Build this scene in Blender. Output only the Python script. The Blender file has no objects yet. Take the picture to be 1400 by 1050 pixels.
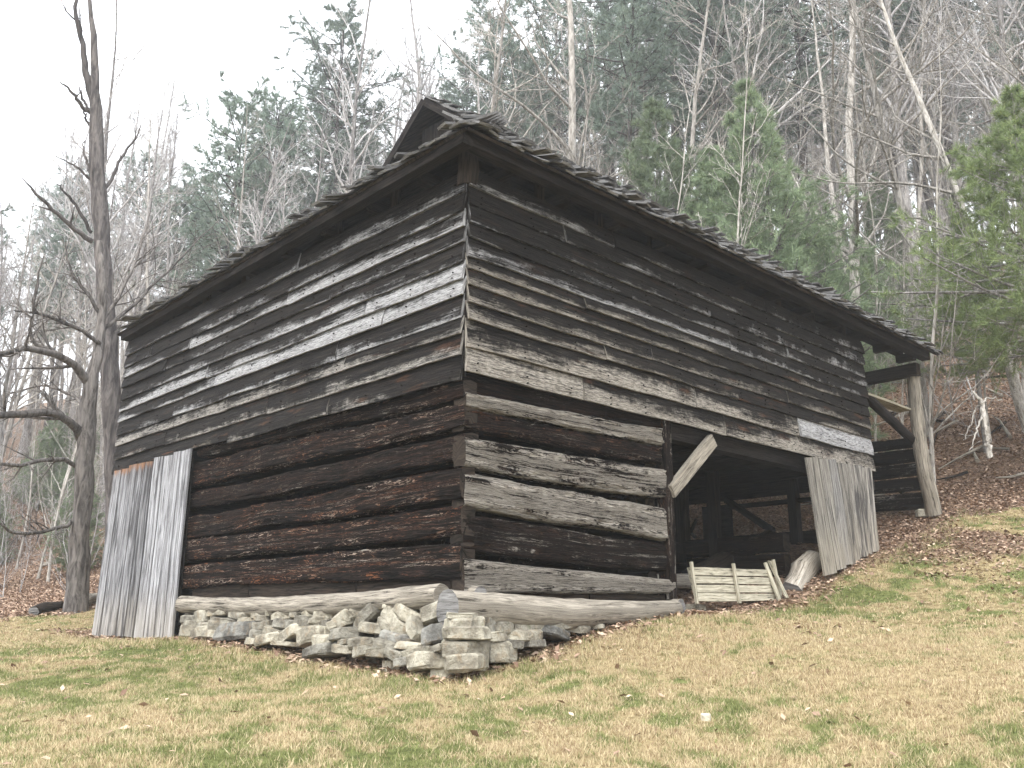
import bpy, math, random
import numpy as np
from mathutils import Matrix, Vector, noise as mnoise

rnd = random.Random(11)
rng = np.random.default_rng(11)
SC = bpy.context.scene
COL = SC.collection

# ------------------------------------------------------------------ camera
FPX, PITCH, ROLL, YAW = 1265.13, 0.252638, 0.00363, 0.802224
CAM = np.array([-5.24448, -6.04147, 0.45])
_F = np.array([math.cos(YAW) * math.cos(PITCH), math.sin(YAW) * math.cos(PITCH), math.sin(PITCH)])
_R = np.array([math.sin(YAW), -math.cos(YAW), 0.0])
_U = np.cross(_R, _F)
R2 = _R * math.cos(ROLL) + _U * math.sin(ROLL)
U2 = -_R * math.sin(ROLL) + _U * math.cos(ROLL)
cam_data = bpy.data.cameras.new("camera")
cam_data.sensor_fit = 'HORIZONTAL'
cam_data.sensor_width = 36.0
cam_data.lens = FPX / 1400 * 36.0
cam_data.clip_start = 0.05
cam_data.clip_end = 2000
cam = bpy.data.objects.new("camera", cam_data)
COL.objects.link(cam)
m = Matrix.Identity(4)
for i in range(3):
    m[i][0], m[i][1], m[i][2], m[i][3] = R2[i], U2[i], -_F[i], CAM[i]
cam.matrix_world = m
SC.camera = cam

# ------------------------------------------------------------------ world, sun, exposure
SUN_EL, SUN_AZ = math.radians(52), math.radians(205)     # veiled sun, high on the left of the lawn
world = bpy.data.worlds.new("World")
SC.world = world
world.use_nodes = True
nt = world.node_tree
nt.nodes.clear()
sky = nt.nodes.new('ShaderNodeTexSky')
sky.sky_type = 'NISHITA'
sky.sun_disc = False
sky.sun_elevation = SUN_EL
sky.sun_rotation = math.radians(90) - SUN_AZ
sky.air_density = 1.0
sky.dust_density = 4.0
hs = nt.nodes.new('ShaderNodeHueSaturation')
hs.inputs['Saturation'].default_value = 0.22
mixw = nt.nodes.new('ShaderNodeMixRGB')
mixw.inputs['Fac'].default_value = 0.72
mixw.inputs['Color2'].default_value = (10.2, 10.6, 11.2, 1)      # the even cloud layer
bg = nt.nodes.new('ShaderNodeBackground')
bg.inputs['Strength'].default_value = 0.13
wo = nt.nodes.new('ShaderNodeOutputWorld')
nt.links.new(sky.outputs[0], hs.inputs['Color'])
nt.links.new(hs.outputs[0], mixw.inputs['Color1'])
nt.links.new(mixw.outputs[0], bg.inputs['Color'])
nt.links.new(bg.outputs[0], wo.inputs['Surface'])

sl = bpy.data.lights.new("sun", 'SUN')
sl.energy = 1.3
sl.angle = math.radians(22)
sl.color = (1.0, 0.965, 0.91)
so = bpy.data.objects.new("sun", sl)
COL.objects.link(so)
sd = Vector((math.cos(SUN_AZ) * math.cos(SUN_EL), math.sin(SUN_AZ) * math.cos(SUN_EL), math.sin(SUN_EL)))
so.rotation_euler = sd.to_track_quat('Z', 'Y').to_euler()
so.location = (0, 0, 60)
SC.view_settings.view_transform = 'Standard'
SC.view_settings.look = 'None'
SC.view_settings.gamma = 1.0
SC.view_settings.use_curve_mapping = False
SC.view_settings.exposure = 1.40
SC.render.engine = 'CYCLES'
SC.cycles.max_bounces = 6
SC.cycles.diffuse_bounces = 3
SC.cycles.glossy_bounces = 2
SC.cycles.volume_bounces = 1
SC.cycles.use_denoising = True
SC.cycles.denoiser = 'OPENIMAGEDENOISE'
SC.cycles.denoising_input_passes = 'RGB_ALBEDO_NORMAL'
SC.cycles.denoising_prefilter = 'ACCURATE'

# ------------------------------------------------------------------ helpers
def ray(u, v):
    return _F + R2 * (u - 700) / FPX - U2 * (v - 525) / FPX

def onx(u, v, x=0.0):
    d = ray(u, v)
    return CAM + d * (x - CAM[0]) / d[0]

def ony(u, v, y=0.0):
    d = ray(u, v)
    return CAM + d * (y - CAM[1]) / d[1]

def atd(u, v, dist):
    d = ray(u, v)
    return CAM + d * dist / math.hypot(d[0], d[1])

def tag(o, label=None, cat=None, group=None, kind=None):
    if label: o['label'] = label
    if cat: o['category'] = cat
    if group: o['group'] = group
    if kind: o['kind'] = kind
    return o

def empty(name, loc, label, cat, group=None):
    o = bpy.data.objects.new(name, None)
    o.empty_display_size = 0.2
    COL.objects.link(o)
    o.location = loc
    return tag(o, label, cat, group)

def link(name, me, parent=None, mat=None):
    o = bpy.data.objects.new(name, me)
    COL.objects.link(o)
    if mat is not None:
        me.materials.clear()
        me.materials.append(mat)
    if parent is not None:
        o.parent = parent
    return o

def np_mesh(name, V, F, uv=None, attrs=None, smooth=False):
    """V (n,3); F (m,3) or (m,4) or a list of such arrays; uv per vertex; attrs name -> per-vertex float"""
    me = bpy.data.meshes.new(name)
    Fs = [f for f in (F if isinstance(F, list) else [F]) if len(f)]
    me.vertices.add(len(V))
    me.vertices.foreach_set('co', np.asarray(V, dtype=np.float32).ravel())
    loops = np.concatenate([f.ravel() for f in Fs]).astype(np.int32)
    tot = np.concatenate([np.full(len(f), f.shape[1], dtype=np.int32) for f in Fs])
    st = np.concatenate([[0], np.cumsum(tot)[:-1]]).astype(np.int32)
    me.loops.add(len(loops))
    me.loops.foreach_set('vertex_index', loops)
    me.polygons.add(len(tot))
    me.polygons.foreach_set('loop_start', st)
    me.polygons.foreach_set('loop_total', tot)
    me.polygons.foreach_set('use_smooth', np.full(len(tot), bool(smooth)))
    me.update(calc_edges=True)
    if uv is not None:
        l = me.uv_layers.new(name='UVMap')
        l.data.foreach_set('uv', np.asarray(uv, dtype=np.float32)[loops].ravel())
    if attrs:
        for k, a in attrs.items():
            at = me.attributes.new(k, 'FLOAT', 'POINT')
            at.data.foreach_set('value', np.asarray(a, dtype=np.float32))
    me.validate()
    return me

def vnoise(x, y, seed=0):
    xi = np.floor(x).astype(np.int64); yi = np.floor(y).astype(np.int64)
    fx = x - xi; fy = y - yi
    fx = fx * fx * (3 - 2 * fx); fy = fy * fy * (3 - 2 * fy)
    def h(a, b):
        n = (a * 374761393 + b * 668265263 + seed * 974634777) & 0xffffffff
        n = ((n ^ (n >> 13)) * 1274126177) & 0xffffffff
        return ((n ^ (n >> 16)) & 0xffffff) / float(0xffffff)
    return (h(xi, yi) * (1 - fx) + h(xi + 1, yi) * fx) * (1 - fy) + (h(xi, yi + 1) * (1 - fx) + h(xi + 1, yi + 1) * fx) * fy

def fbm(x, y, seed=0, o=4):
    s = 0.0; a = 0.5; t = 0.0
    for i in range(o):
        s = s + a * vnoise(x * 2 ** i + 17.3 * i, y * 2 ** i - 9.1 * i, seed + i)
        t += a; a *= 0.5
    return s / t

def sstep(a, b, x):
    t = np.clip((x - a) / (b - a), 0, 1)
    return t * t * (3 - 2 * t)

# ------------------------------------------------------------------ materials
class NB:
    def __init__(s, name):
        s.mat = bpy.data.materials.new(name)
        s.mat.use_nodes = True
        s.t = s.mat.node_tree
        s.t.nodes.clear()
        s.out = s.n('OutputMaterial')
        s.b = s.n('BsdfPrincipled')
        s.l(s.b.outputs[0], s.out.inputs[0])
    def n(s, k, **kw):
        x = s.t.nodes.new('ShaderNode' + k)
        for a, v in kw.items(): setattr(x, a, v)
        return x
    def l(s, a, b): s.t.links.new(a, b)
    def put(s, sock, v):
        if hasattr(v, 'links'): s.l(v, sock)
        elif isinstance(v, (tuple, list)) and len(v) == 3 and sock.type == 'RGBA': sock.default_value = (*v, 1)
        else: sock.default_value = v
    def math(s, op, a, b=0.0, c=None, clamp=False):
        x = s.n('Math', operation=op); x.use_clamp = clamp
        s.put(x.inputs[0], a); s.put(x.inputs[1], b)
        if c is not None: s.put(x.inputs[2], c)
        return x.outputs[0]
    def mix(s, f, a, b, mode='MIX'):
        x = s.n('MixRGB', blend_type=mode)
        s.put(x.inputs[0], f); s.put(x.inputs[1], a); s.put(x.inputs[2], b)
        return x.outputs[0]
    def noise(s, vec, scale, detail=4, rough=0.55, dist=0.0):
        x = s.n('TexNoise')
        x.inputs['Scale'].default_value = scale; x.inputs['Detail'].default_value = detail
        x.inputs['Roughness'].default_value = rough; x.inputs['Distortion'].default_value = dist
        if vec is not None: s.l(vec, x.inputs['Vector'])
        return x.outputs['Fac']
    def ss(s, v, a, b):
        x = s.n('MapRange', interpolation_type='SMOOTHSTEP')
        s.put(x.inputs['Value'], v)
        x.inputs['From Min'].default_value = a; x.inputs['From Max'].default_value = b
        return x.outputs['Result']
    def attr(s, name, obj=False):
        x = s.n('Attribute'); x.attribute_name = name
        x.attribute_type = 'OBJECT' if obj else 'GEOMETRY'
        return x.outputs['Fac']
    def vec(s, x, y, z):
        c = s.n('CombineXYZ')
        s.put(c.inputs[0], x); s.put(c.inputs[1], y); s.put(c.inputs[2], z)
        return c.outputs[0]
    def uv(s):
        x = s.n('SeparateXYZ'); u = s.n('UVMap'); u.uv_map = 'UVMap'
        s.l(u.outputs[0], x.inputs[0])
        return x.outputs[0], x.outputs[1]
    def rand(s): return s.n('ObjectInfo').outputs['Random']
    def bump(s, h, strength=0.5, dist=0.02):
        x = s.n('Bump'); x.inputs['Strength'].default_value = strength; x.inputs['Distance'].default_value = dist
        s.l(h, x.inputs['Height']); s.l(x.outputs[0], s.b.inputs['Normal'])
    def fin(s, col, rough=0.85, spec=0.25):
        s.put(s.b.inputs['Base Color'], col); s.put(s.b.inputs['Roughness'], rough)
        s.b.inputs['Specular IOR Level'].default_value = spec
        return s.mat

def siding_material():
    # weathered clapboard: black-brown, bleached silver where rain reaches, with some sky sheen painted in (obj["bleach"]), warmer with obj["warm"]
    b = NB('weathered_siding'); u, v = b.uv(); r = b.rand()
    off = b.math('MULTIPLY', r, 37.0)
    uo = b.math('ADD', u, off)
    g1 = b.noise(b.vec(b.math('MULTIPLY', uo, 3.2), b.math('MULTIPLY', v, 13.0), off), 1.0, 9, 0.74, 0.5)
    g2 = b.noise(b.vec(b.math('MULTIPLY', uo, 16.0), b.math('MULTIPLY', v, 26.0), off), 1.0, 6, 0.75)
    iso = b.noise(b.vec(b.math('MULTIPLY', uo, 11.0), b.math('MULTIPLY', v, 2.6), off), 1.0, 7, 0.72, 0.8)
    bl = b.noise(b.vec(b.math('MULTIPLY', uo, 0.75), b.math('MULTIPLY', v, 0.8), off), 1.0, 5, 0.62)
    st = b.noise(b.vec(b.math('MULTIPLY', uo, 6.5), b.math('MULTIPLY', v, 0.6), off), 1.0, 5, 0.7)
    bleach = b.attr('bleach', True); warm = b.attr('warm', True); drip = b.attr('drip', True)
    t = b.math('SUBTRACT', b.math('MULTIPLY', bleach, 1.6), 0.10)
    t = b.math('SUBTRACT', t, b.math('MULTIPLY', v, 1.05))
    t = b.math('ADD', t, b.math('MULTIPLY', b.math('SUBTRACT', bl, 0.5), 2.9))
    t = b.math('ADD', t, b.math('MULTIPLY', b.math('SUBTRACT', g1, 0.5), 1.3))
    t = b.math('ADD', t, b.math('MULTIPLY', b.math('SUBTRACT', iso, 0.5), 1.1))
    t = b.math('ADD', t, b.math('MULTIPLY', b.math('MULTIPLY', b.math('SUBTRACT', st, 0.45), 3.0), drip))
    mk = b.ss(t, 0.0, 0.7)
    dark = b.mix(b.ss(g1, 0.38, 0.78), (0.0055, 0.005, 0.005), (0.046, 0.038, 0.032))
    red = b.noise(b.vec(b.math('MULTIPLY', uo, 1.7), b.math('MULTIPLY', v, 2.2), b.math('ADD', off, 9.0)), 1.0, 5, 0.6)
    dark = b.mix(b.math('MULTIPLY', b.ss(red, 0.58, 0.72), b.math('MULTIPLY', warm, 0.55)), dark, (0.17, 0.072, 0.035))
    pale = b.mix(b.ss(g2, 0.3, 0.72), (0.12, 0.118, 0.118), (0.66, 0.67, 0.70))
    pale = b.mix(warm, pale, b.mix(b.ss(g2, 0.32, 0.68), (0.07, 0.058, 0.044), (0.47, 0.41, 0.32)))
    col = b.mix(mk, dark, pale)
    crack = b.ss(g1, 0.45, 0.41)
    col = b.mix(b.math('MULTIPLY', crack, 0.8), col, (0.004, 0.0035, 0.003))
    vn = b.n('TexVoronoi'); vn.inputs['Scale'].default_value = 1.0
    b.l(b.vec(b.math('MULTIPLY', uo, 1.7), b.math('MULTIPLY', v, 1.6), off), vn.inputs['Vector'])
    knot = b.ss(vn.outputs['Distance'], 0.085, 0.045)
    col = b.mix(b.math('MULTIPLY', knot, 0.8), col, (0.006, 0.005, 0.004))
    b.bump(b.math('ADD', b.math('MULTIPLY', g1, 1.0), b.math('MULTIPLY', g2, 0.5)), 1.0, 0.035)
    return b.fin(col, b.math('ADD', 0.55, b.math('MULTIPLY', g2, 0.35)), 0.12)

def log_material():
    b = NB('hewn_log_wood'); u, v = b.uv(); r = b.rand()
    off = b.math('MULTIPLY', r, 41.0); uo = b.math('ADD', u, off)
    wv = b.noise(b.vec(b.math('MULTIPLY', uo, 1.1), b.math('MULTIPLY', v, 2.0), off), 1.0, 3, 0.5)
    vv = b.math('ADD', v, b.math('MULTIPLY', wv, 0.16))
    g1 = b.noise(b.vec(b.math('MULTIPLY', uo, 3.6), b.math('MULTIPLY', vv, 32.0), off), 1.0, 9, 0.74, 0.7)
    iso = b.noise(b.vec(b.math('MULTIPLY', uo, 10.0), b.math('MULTIPLY', vv, 14.0), off), 1.0, 7, 0.72, 1.2)
    g2 = b.noise(b.vec(b.math('MULTIPLY', uo, 9.0), b.math('MULTIPLY', vv, 90.0), off), 1.0, 5, 0.7)
    bl = b.noise(b.vec(b.math('MULTIPLY', uo, 1.1), b.math('MULTIPLY', v, 5.0), off), 1.0, 5, 0.65)
    fl = b.noise(b.vec(b.math('MULTIPLY', uo, 9.0), b.math('MULTIPLY', vv, 38.0), b.math('ADD', off, 5.0)), 1.0, 4, 0.6, 1.4)
    fb = b.noise(b.vec(b.math('MULTIPLY', uo, 1.6), b.math('MULTIPLY', v, 7.0), b.math('ADD', off, 15.0)), 1.0, 3, 0.5)
    bleach = b.attr('bleach', True); warm = b.attr('warm', True); fleck = b.attr('fleck', True)
    t = b.math('ADD', b.math('SUBTRACT', b.math('MULTIPLY', bleach, 1.3), 0.82), b.math('MULTIPLY', b.math('SUBTRACT', bl, 0.5), 3.4))
    t = b.math('ADD', t, b.math('MULTIPLY', b.math('SUBTRACT', g1, 0.5), 2.0))
    t = b.math('ADD', t, b.math('MULTIPLY', b.math('SUBTRACT', iso, 0.5), 2.2))
    mk = b.ss(t, -0.1, 0.35)
    dark = b.mix(b.ss(g1, 0.40, 0.75), (0.004, 0.0034, 0.0032), (0.050, 0.034, 0.027))
    dark = b.mix(b.math('MULTIPLY', b.ss(fb, 0.42, 0.62), b.math('MULTIPLY', warm, 0.5)), dark, (0.042, 0.022, 0.016))
    pale = b.mix(b.ss(g2, 0.3, 0.7), (0.12, 0.105, 0.088), (0.60, 0.55, 0.48))
    col = b.mix(mk, dark, pale)
    fm = b.math('MULTIPLY', b.math('MULTIPLY', b.ss(fl, 0.555, 0.60), b.ss(fb, 0.44, 0.53)), fleck)
    fcol = b.mix(b.ss(bl, 0.45, 0.6), (0.30, 0.12, 0.055), (0.66, 0.53, 0.43))
    col = b.mix(fm, col, fcol)
    crack = b.ss(g1, 0.445, 0.41)
    col = b.mix(b.math('MULTIPLY', crack, 0.92), col, (0.003, 0.0026, 0.0024))
    b.bump(b.math('ADD', b.math('MULTIPLY', g1, 1.4), b.math('ADD', b.math('MULTIPLY', g2, 0.4), b.math('MULTIPLY', fl, 0.5))), 1.0, 0.06)
    return b.fin(col, 0.85, 0.08)

def plank_material():
    # vertical silver planks: grain runs along u
    b = NB('silver_plank_wood'); u, v = b.uv(); r = b.rand()
    off = b.math('MULTIPLY', r, 53.0); uo = b.math('ADD', u, off)
    g1 = b.noise(b.vec(b.math('MULTIPLY', uo, 1.8), b.math('MULTIPLY', v, 55.0), off), 1.0, 9, 0.74, 0.5)
    g2 = b.noise(b.vec(b.math('MULTIPLY', uo, 4.0), b.math('MULTIPLY', v, 120.0), off), 1.0, 4, 0.7)
    st = b.noise(b.vec(b.math('MULTIPLY', uo, 1.5), b.math('MULTIPLY', v, 14.0), b.math('ADD', off, 3.0)), 1.0, 5, 0.6, 0.4)
    warm = b.attr('warm', True); dk = b.attr('stain', True)
    base = b.mix(b.ss(g1, 0.36, 0.66), (0.07, 0.07, 0.077), (0.44, 0.45, 0.48))
    basew = b.mix(b.ss(g1, 0.36, 0.66), (0.12, 0.105, 0.085), (0.56, 0.52, 0.45))
    base = b.mix(warm, base, basew)
    rr = b.math('ADD', 0.62, b.math('MULTIPLY', r, 0.55))
    base = b.mix(1.0, base, b.vec(rr, rr, rr), 'MULTIPLY')
    # splash-faded foot, tan
    base = b.mix(b.math('MULTIPLY', b.ss(u, 0.75, 0.1), 0.35), base, (0.40, 0.35, 0.27))
    base = b.mix(b.math('MULTIPLY', b.ss(b.math('ADD', b.math('MULTIPLY', st, 1.0), b.math('MULTIPLY', dk, 0.17)), 0.54, 0.72), 0.85), base, (0.03, 0.028, 0.03))
    top = b.ss(b.math('ADD', u, b.math('MULTIPLY', st, 0.5)), 2.2, 2.7)
    base = b.mix(b.math('MULTIPLY', b.math('MULTIPLY', top, dk), 0.9), base, (0.04, 0.03, 0.028))
    rust = b.ss(b.math('ADD', u, b.math('MULTIPLY', st, 0.25)), 2.36, 2.45)
    base = b.mix(b.math('MULTIPLY', b.math('MULTIPLY', rust, b.attr('rust', True)), b.ss(g1, .35, .6)), base, (0.26, 0.13, 0.065))
    crack = b.ss(g1, 0.40, 0.36)
    base = b.mix(b.math('MULTIPLY', crack, 0.8), base, (0.012, 0.011, 0.01))
    b.bump(b.math('ADD', g1, b.math('MULTIPLY', g2, 0.35)), 0.7, 0.02)
    return b.fin(base, 0.8, 0.15)

def simple_wood(name, c1, c2, scale=1.0, bump=0.6):
    b = NB(name); u, v = b.uv(); r = b.rand(); off = b.math('MULTIPLY', r, 31.0); uo = b.math('ADD', u, off)
    g1 = b.noise(b.vec(b.math('MULTIPLY', uo, 3.0 * scale), b.math('MULTIPLY', v, 36.0 * scale), off), 1.0, 9, 0.73, 0.6)
    bl = b.noise(b.vec(b.math('MULTIPLY', uo, 1.2), b.math('MULTIPLY', v, 4.0), off), 1.0, 4, 0.6)
    col = b.mix(b.ss(g1, 0.36, 0.66), c1, c2)
    col = b.mix(b.math('MULTIPLY', b.ss(g1, 0.42, 0.39), 0.8), col, tuple(x * 0.15 for x in c1))
    col = b.mix(b.math('MULTIPLY', b.ss(bl, 0.5, 0.75), 0.45), col, tuple(x * 0.35 for x in c1))
    b.bump(g1, bump, 0.02)
    return b.fin(col, 0.9, 0.06)

def stone_material():
    b = NB('field_stone'); r = b.rand()
    tc = b.n('TexCoord'); mp = b.n('VectorMath', operation='ADD')
    b.l(tc.outputs['Object'], mp.inputs[0])
    off = b.math('MULTIPLY', r, 91.0); b.l(b.vec(off, off, off), mp.inputs[1])
    P = mp.outputs[0]
    n1 = b.noise(P, 5.0, 6, 0.62); n2 = b.noise(P, 26.0, 6, 0.7); n3 = b.noise(P, 11.0, 5, 0.6, 0.6)
    tone = b.attr('tone', True); blue = b.attr('blue', True)
    tan = b.mix(b.ss(n1, 0.32, 0.68), (0.17, 0.15, 0.115), (0.50, 0.465, 0.375))
    bl = b.mix(b.ss(n1, 0.35, 0.65), (0.075, 0.085, 0.10), (0.30, 0.32, 0.335))
    c = b.mix(blue, tan, bl)
    c = b.mix(b.math('MULTIPLY', b.ss(n3, 0.52, 0.68), 0.5), c, (0.30, 0.225, 0.14))
    c = b.mix(b.math('MULTIPLY', b.ss(n2, 0.56, 0.72), 0.5), c, (0.085, 0.08, 0.07))
    c = b.mix(b.math('MULTIPLY', b.ss(n3, 0.40, 0.30), b.math('MULTIPLY', b.attr('moss', True), 0.8)), c, (0.13, 0.15, 0.06))
    c = b.mix(1.0, c, b.vec(tone, tone, tone), 'MULTIPLY')
    b.bump(b.math('ADD', n2, b.math('MULTIPLY', n3, 1.5)), 1.0, 0.03)
    return b.fin(c, 0.9, 0.25)

def bark_material(name, c1, c2, sc=1.0):
    b = NB(name); r = b.rand()
    tc = b.n('TexCoord'); s = b.n('SeparateXYZ'); b.l(tc.outputs['Object'], s.inputs[0])
    P = b.vec(b.math('MULTIPLY', s.outputs[0], 14.0 * sc), b.math('MULTIPLY', s.outputs[1], 14.0 * sc), b.math('MULTIPLY', s.outputs[2], 2.6 * sc))
    n1 = b.noise(P, 1.0, 6, 0.7, 0.6)
    n2 = b.noise(tc.outputs['Object'], 1.4, 3, 0.5)
    col = b.mix(b.ss(n1, 0.32, 0.68), c1, c2)
    col = b.mix(b.math('MULTIPLY', b.ss(n2, 0.5, 0.7), 0.4), col, tuple(0.5 * (a + d) * 1.25 for a, d in zip(c1, c2)))
    rr = b.math('ADD', 0.72, b.math('MULTIPLY', r, 0.55))
    col = b.mix(1.0, col, b.vec(rr, rr, rr), 'MULTIPLY')
    b.bump(n1, 1.0, 0.05)
    return b.fin(col, 0.9, 0.06)

def needle_material(name, c1, c2, c3):
    b = NB(name); a = b.attr('tint'); r = b.rand()
    col = b.mix(a, c1, c2)
    col = b.mix(b.ss(a, 0.86, 0.97), col, c3)
    rr = b.math('ADD', 0.78, b.math('MULTIPLY', r, 0.45))
    col = b.mix(1.0, col, b.vec(rr, rr, rr), 'MULTIPLY')
    b.b.inputs['Subsurface Weight'].default_value = 0.0
    m_ = b.fin(col, 0.6, 0.3)
    tr = b.n('BsdfTranslucent'); b.l(col, tr.inputs[0])
    mx = b.n('MixShader'); mx.inputs[0].default_value = 0.3
    b.l(b.b.outputs[0], mx.inputs[1]); b.l(tr.outputs[0], mx.inputs[2]); b.l(mx.outputs[0], b.out.inputs[0])
    return m_

def ground_material(blade=False):
    b = NB('grass_blades' if blade else 'lawn_and_litter_ground')
    green = b.attr('green'); leaf = b.attr('leaf')
    if blade:
        t = b.attr('tint')
        straw = b.mix(t, (0.30, 0.225, 0.12), (0.72, 0.61, 0.40))
        straw = b.mix(b.ss(b.attr('tint2'), .72, .95), straw, (0.25, 0.15, 0.095))
        grn = b.mix(t, (0.09, 0.105, 0.035), (0.31, 0.33, 0.13))
        col = b.mix(b.ss(b.math('ADD', green, b.math('MULTIPLY', b.math('SUBTRACT', b.attr('tint2'), 0.5), 0.9)), 0.40, 0.60), straw, grn)
        m_ = b.fin(col, 0.75, 0.2)
        tr = b.n('BsdfTranslucent'); b.l(col, tr.inputs[0])
        mx = b.n('MixShader'); mx.inputs[0].default_value = 0.25
        b.l(b.b.outputs[0], mx.inputs[1]); b.l(tr.outputs[0], mx.inputs[2]); b.l(mx.outputs[0], b.out.inputs[0])
        return m_
    g = b.n('NewGeometry'); P = g.outputs['Position']
    n1 = b.noise(P, 14.0, 6, 0.7); n2 = b.noise(P, 60.0, 5, 0.7); n3 = b.noise(P, 2.2, 5, 0.6)
    straw = b.mix(b.ss(n1, 0.3, 0.7), (0.16, 0.115, 0.055), (0.42, 0.34, 0.19))
    grn = b.mix(b.ss(n1, 0.3, 0.7), (0.06, 0.07, 0.022), (0.20, 0.22, 0.08))
    lawn = b.mix(b.ss(b.math('ADD', green, b.math('MULTIPLY', b.math('SUBTRACT', n1, 0.5), 0.8)), 0.35, 0.65), straw, grn)
    lit = b.mix(b.ss(n1, 0.35, 0.65), (0.085, 0.055, 0.04), (0.30, 0.205, 0.145))
    lit = b.mix(b.ss(n2, 0.55, 0.7), lit, (0.36, 0.25, 0.17))
    lit = b.mix(b.math('MULTIPLY', b.ss(n3, 0.5, 0.7), 0.35), lit, (0.11, 0.08, 0.05))
    col = b.mix(b.ss(b.math('ADD', leaf, b.math('MULTIPLY', b.math('SUBTRACT', n1, 0.5), 0.5)), 0.3, 0.6), lawn, lit)
    b.bump(b.math('ADD', n1, b.math('MULTIPLY', n2, 0.6)), 0.9, 0.04)
    return b.fin(col, 0.95, 0.1)

def leaf_material():
    b = NB('dead_leaf'); t = b.attr('tint')
    col = b.mix(t, (0.14, 0.085, 0.06), (0.50, 0.36, 0.26))
    col = b.mix(b.ss(t, 0.75, 1.0), col, (0.50, 0.38, 0.29))
    return b.fin(col, 0.85, 0.08)

M = dict(siding=siding_material(), log=log_material(), plank=plank_material(), stone=stone_material(),
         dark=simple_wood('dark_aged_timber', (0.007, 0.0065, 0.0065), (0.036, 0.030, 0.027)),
         brown=simple_wood('brown_soffit_wood', (0.010, 0.009, 0.008), (0.055, 0.042, 0.033)),
         grey=simple_wood('grey_pole_wood', (0.13, 0.115, 0.095), (0.36, 0.325, 0.27)),
         palew=simple_wood('pale_split_wood', (0.25, 0.22, 0.18), (0.55, 0.50, 0.43)),
         shingle=simple_wood('riven_shingle', (0.03, 0.029, 0.029), (0.30, 0.295, 0.29), 1.6),
         crate=simple_wood('crate_board', (0.24, 0.22, 0.165), (0.50, 0.46, 0.36)),
         endgrain=simple_wood('end_grain', (0.07, 0.066, 0.062), (0.27, 0.265, 0.26), 1.5),
         bark=bark_material('hazed_grey_bark', (0.10, 0.092, 0.088), (0.38, 0.36, 0.345)),  # paled and cooled: distance haze painted into the bark
         bark_dark=bark_material('dark_furrowed_bark', (0.035, 0.032, 0.032), (0.14, 0.125, 0.118), 0.8),
         bark_pale=bark_material('pale_bark', (0.17, 0.155, 0.135), (0.50, 0.47, 0.43)),
         bark_twig=bark_material('hazed_twig_bark', (0.26, 0.245, 0.24), (0.56, 0.54, 0.53)),  # twigs lightened in colour in place of thicker haze
         needle=needle_material('pine_needles', (0.11, 0.155, 0.095), (0.30, 0.37, 0.22), (0.43, 0.47, 0.28)),
         needle_far=needle_material('hazed_pine_needles', (0.12, 0.165, 0.135), (0.28, 0.34, 0.27), (0.35, 0.39, 0.29)),  # far needles painted paler to carry the haze
         needle_olive=needle_material('olive_pine_needles', (0.10, 0.14, 0.06), (0.30, 0.37, 0.16), (0.44, 0.46, 0.22)),
         bark_old=bark_material('old_tree_bark', (0.045, 0.04, 0.037), (0.22, 0.20, 0.185)),
         ground=ground_material(), blade=ground_material(True), leaf=leaf_material())
M['log'].name = 'hewn_log_wood'

# ------------------------------------------------------------------ terrain
def s_of(x, y): return 0.95 * x + 0.30 * y
def base_h(x, y):
    s = s_of(x, y)
    r = np.logaddexp(0, (s - 9.0) * 1.2) / 1.2            # soft ramp: the hill behind
    r = r - np.logaddexp(0, (s - 62.0) * 0.25) / 0.25      # it tops out
    lx = 14 * np.tanh(x / 14.0) * 0.165
    return 0.05 + lx + 0.04 * np.clip(y, -40, 40) + 0.43 * r

CT = [(0, 0, .05), (0.8, -.05, .19), (1.6, -.05, .38), (2.9, -.1, .54), (5.1, -.1, .70), (6.3, -.05, 1.03), (7.95, -.05, 1.50),
      (10.3, 0, 2.18), (-.2, .7, .04), (-.2, 2.0, .12), (-.15, 5.1, .25), (-.15, 8.0, .25), (-5.24, -6.04, -1.17), (-.59, 10.3, .44),
      (.55, 10.47, .60), (-.03, -4.3, -.28), (-3.65, -.78, -.27), (-1.42, -2.09, -.26), (2.8, 22.9, 1.7), (10.05, -1.35, 2.0),
      (3, 3, .55), (5, 4, .8), (8, 2, 1.75), (8.2, 4, 1.75), (5, 8, .9), (3.5, -2.2, .35), (6, -3, .75), (9.8, -3, 1.6), (-3, 4, .02), (-2, 8, .2), (12.5, 1, 3.1), (10.2, 2, 2.38)]
_c = np.array(CT)
def _k(ax, ay, bx, by): return np.exp(-((ax[:, None] - bx[None]) ** 2 + (ay[:, None] - by[None]) ** 2) / (2 * 1.7 ** 2))
_w = np.linalg.solve(_k(_c[:, 0], _c[:, 1], _c[:, 0], _c[:, 1]) + 0.02 * np.eye(len(_c)), _c[:, 2] - base_h(_c[:, 0], _c[:, 1]))
def height(x, y):
    x = np.atleast_1d(np.asarray(x, float)).ravel(); y = np.atleast_1d(np.asarray(y, float)).ravel()
    out = np.empty(len(x))
    for i in range(0, len(x), 60000):
        sl_ = slice(i, i + 60000)
        xx, yy = x[sl_], y[sl_]
        n = (fbm(xx * 0.35, yy * 0.35, 3) - 0.5) * 0.10 + (fbm(xx * 1.6, yy * 1.6, 5) - 0.5) * 0.05
        far = sstep(9.5, 16, s_of(xx, yy))
        n = n + far * (fbm(xx * 0.16, yy * 0.16, 8) - 0.5) * 1.3 + far * (fbm(xx * 1.1, yy * 1.1, 9) - 0.5) * 0.22
        out[sl_] = base_h(xx, yy) + _k(xx, yy, _c[:, 0], _c[:, 1]) @ _w + n
    return out
def hz(x, y): return float(height(x, y)[0])

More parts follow.
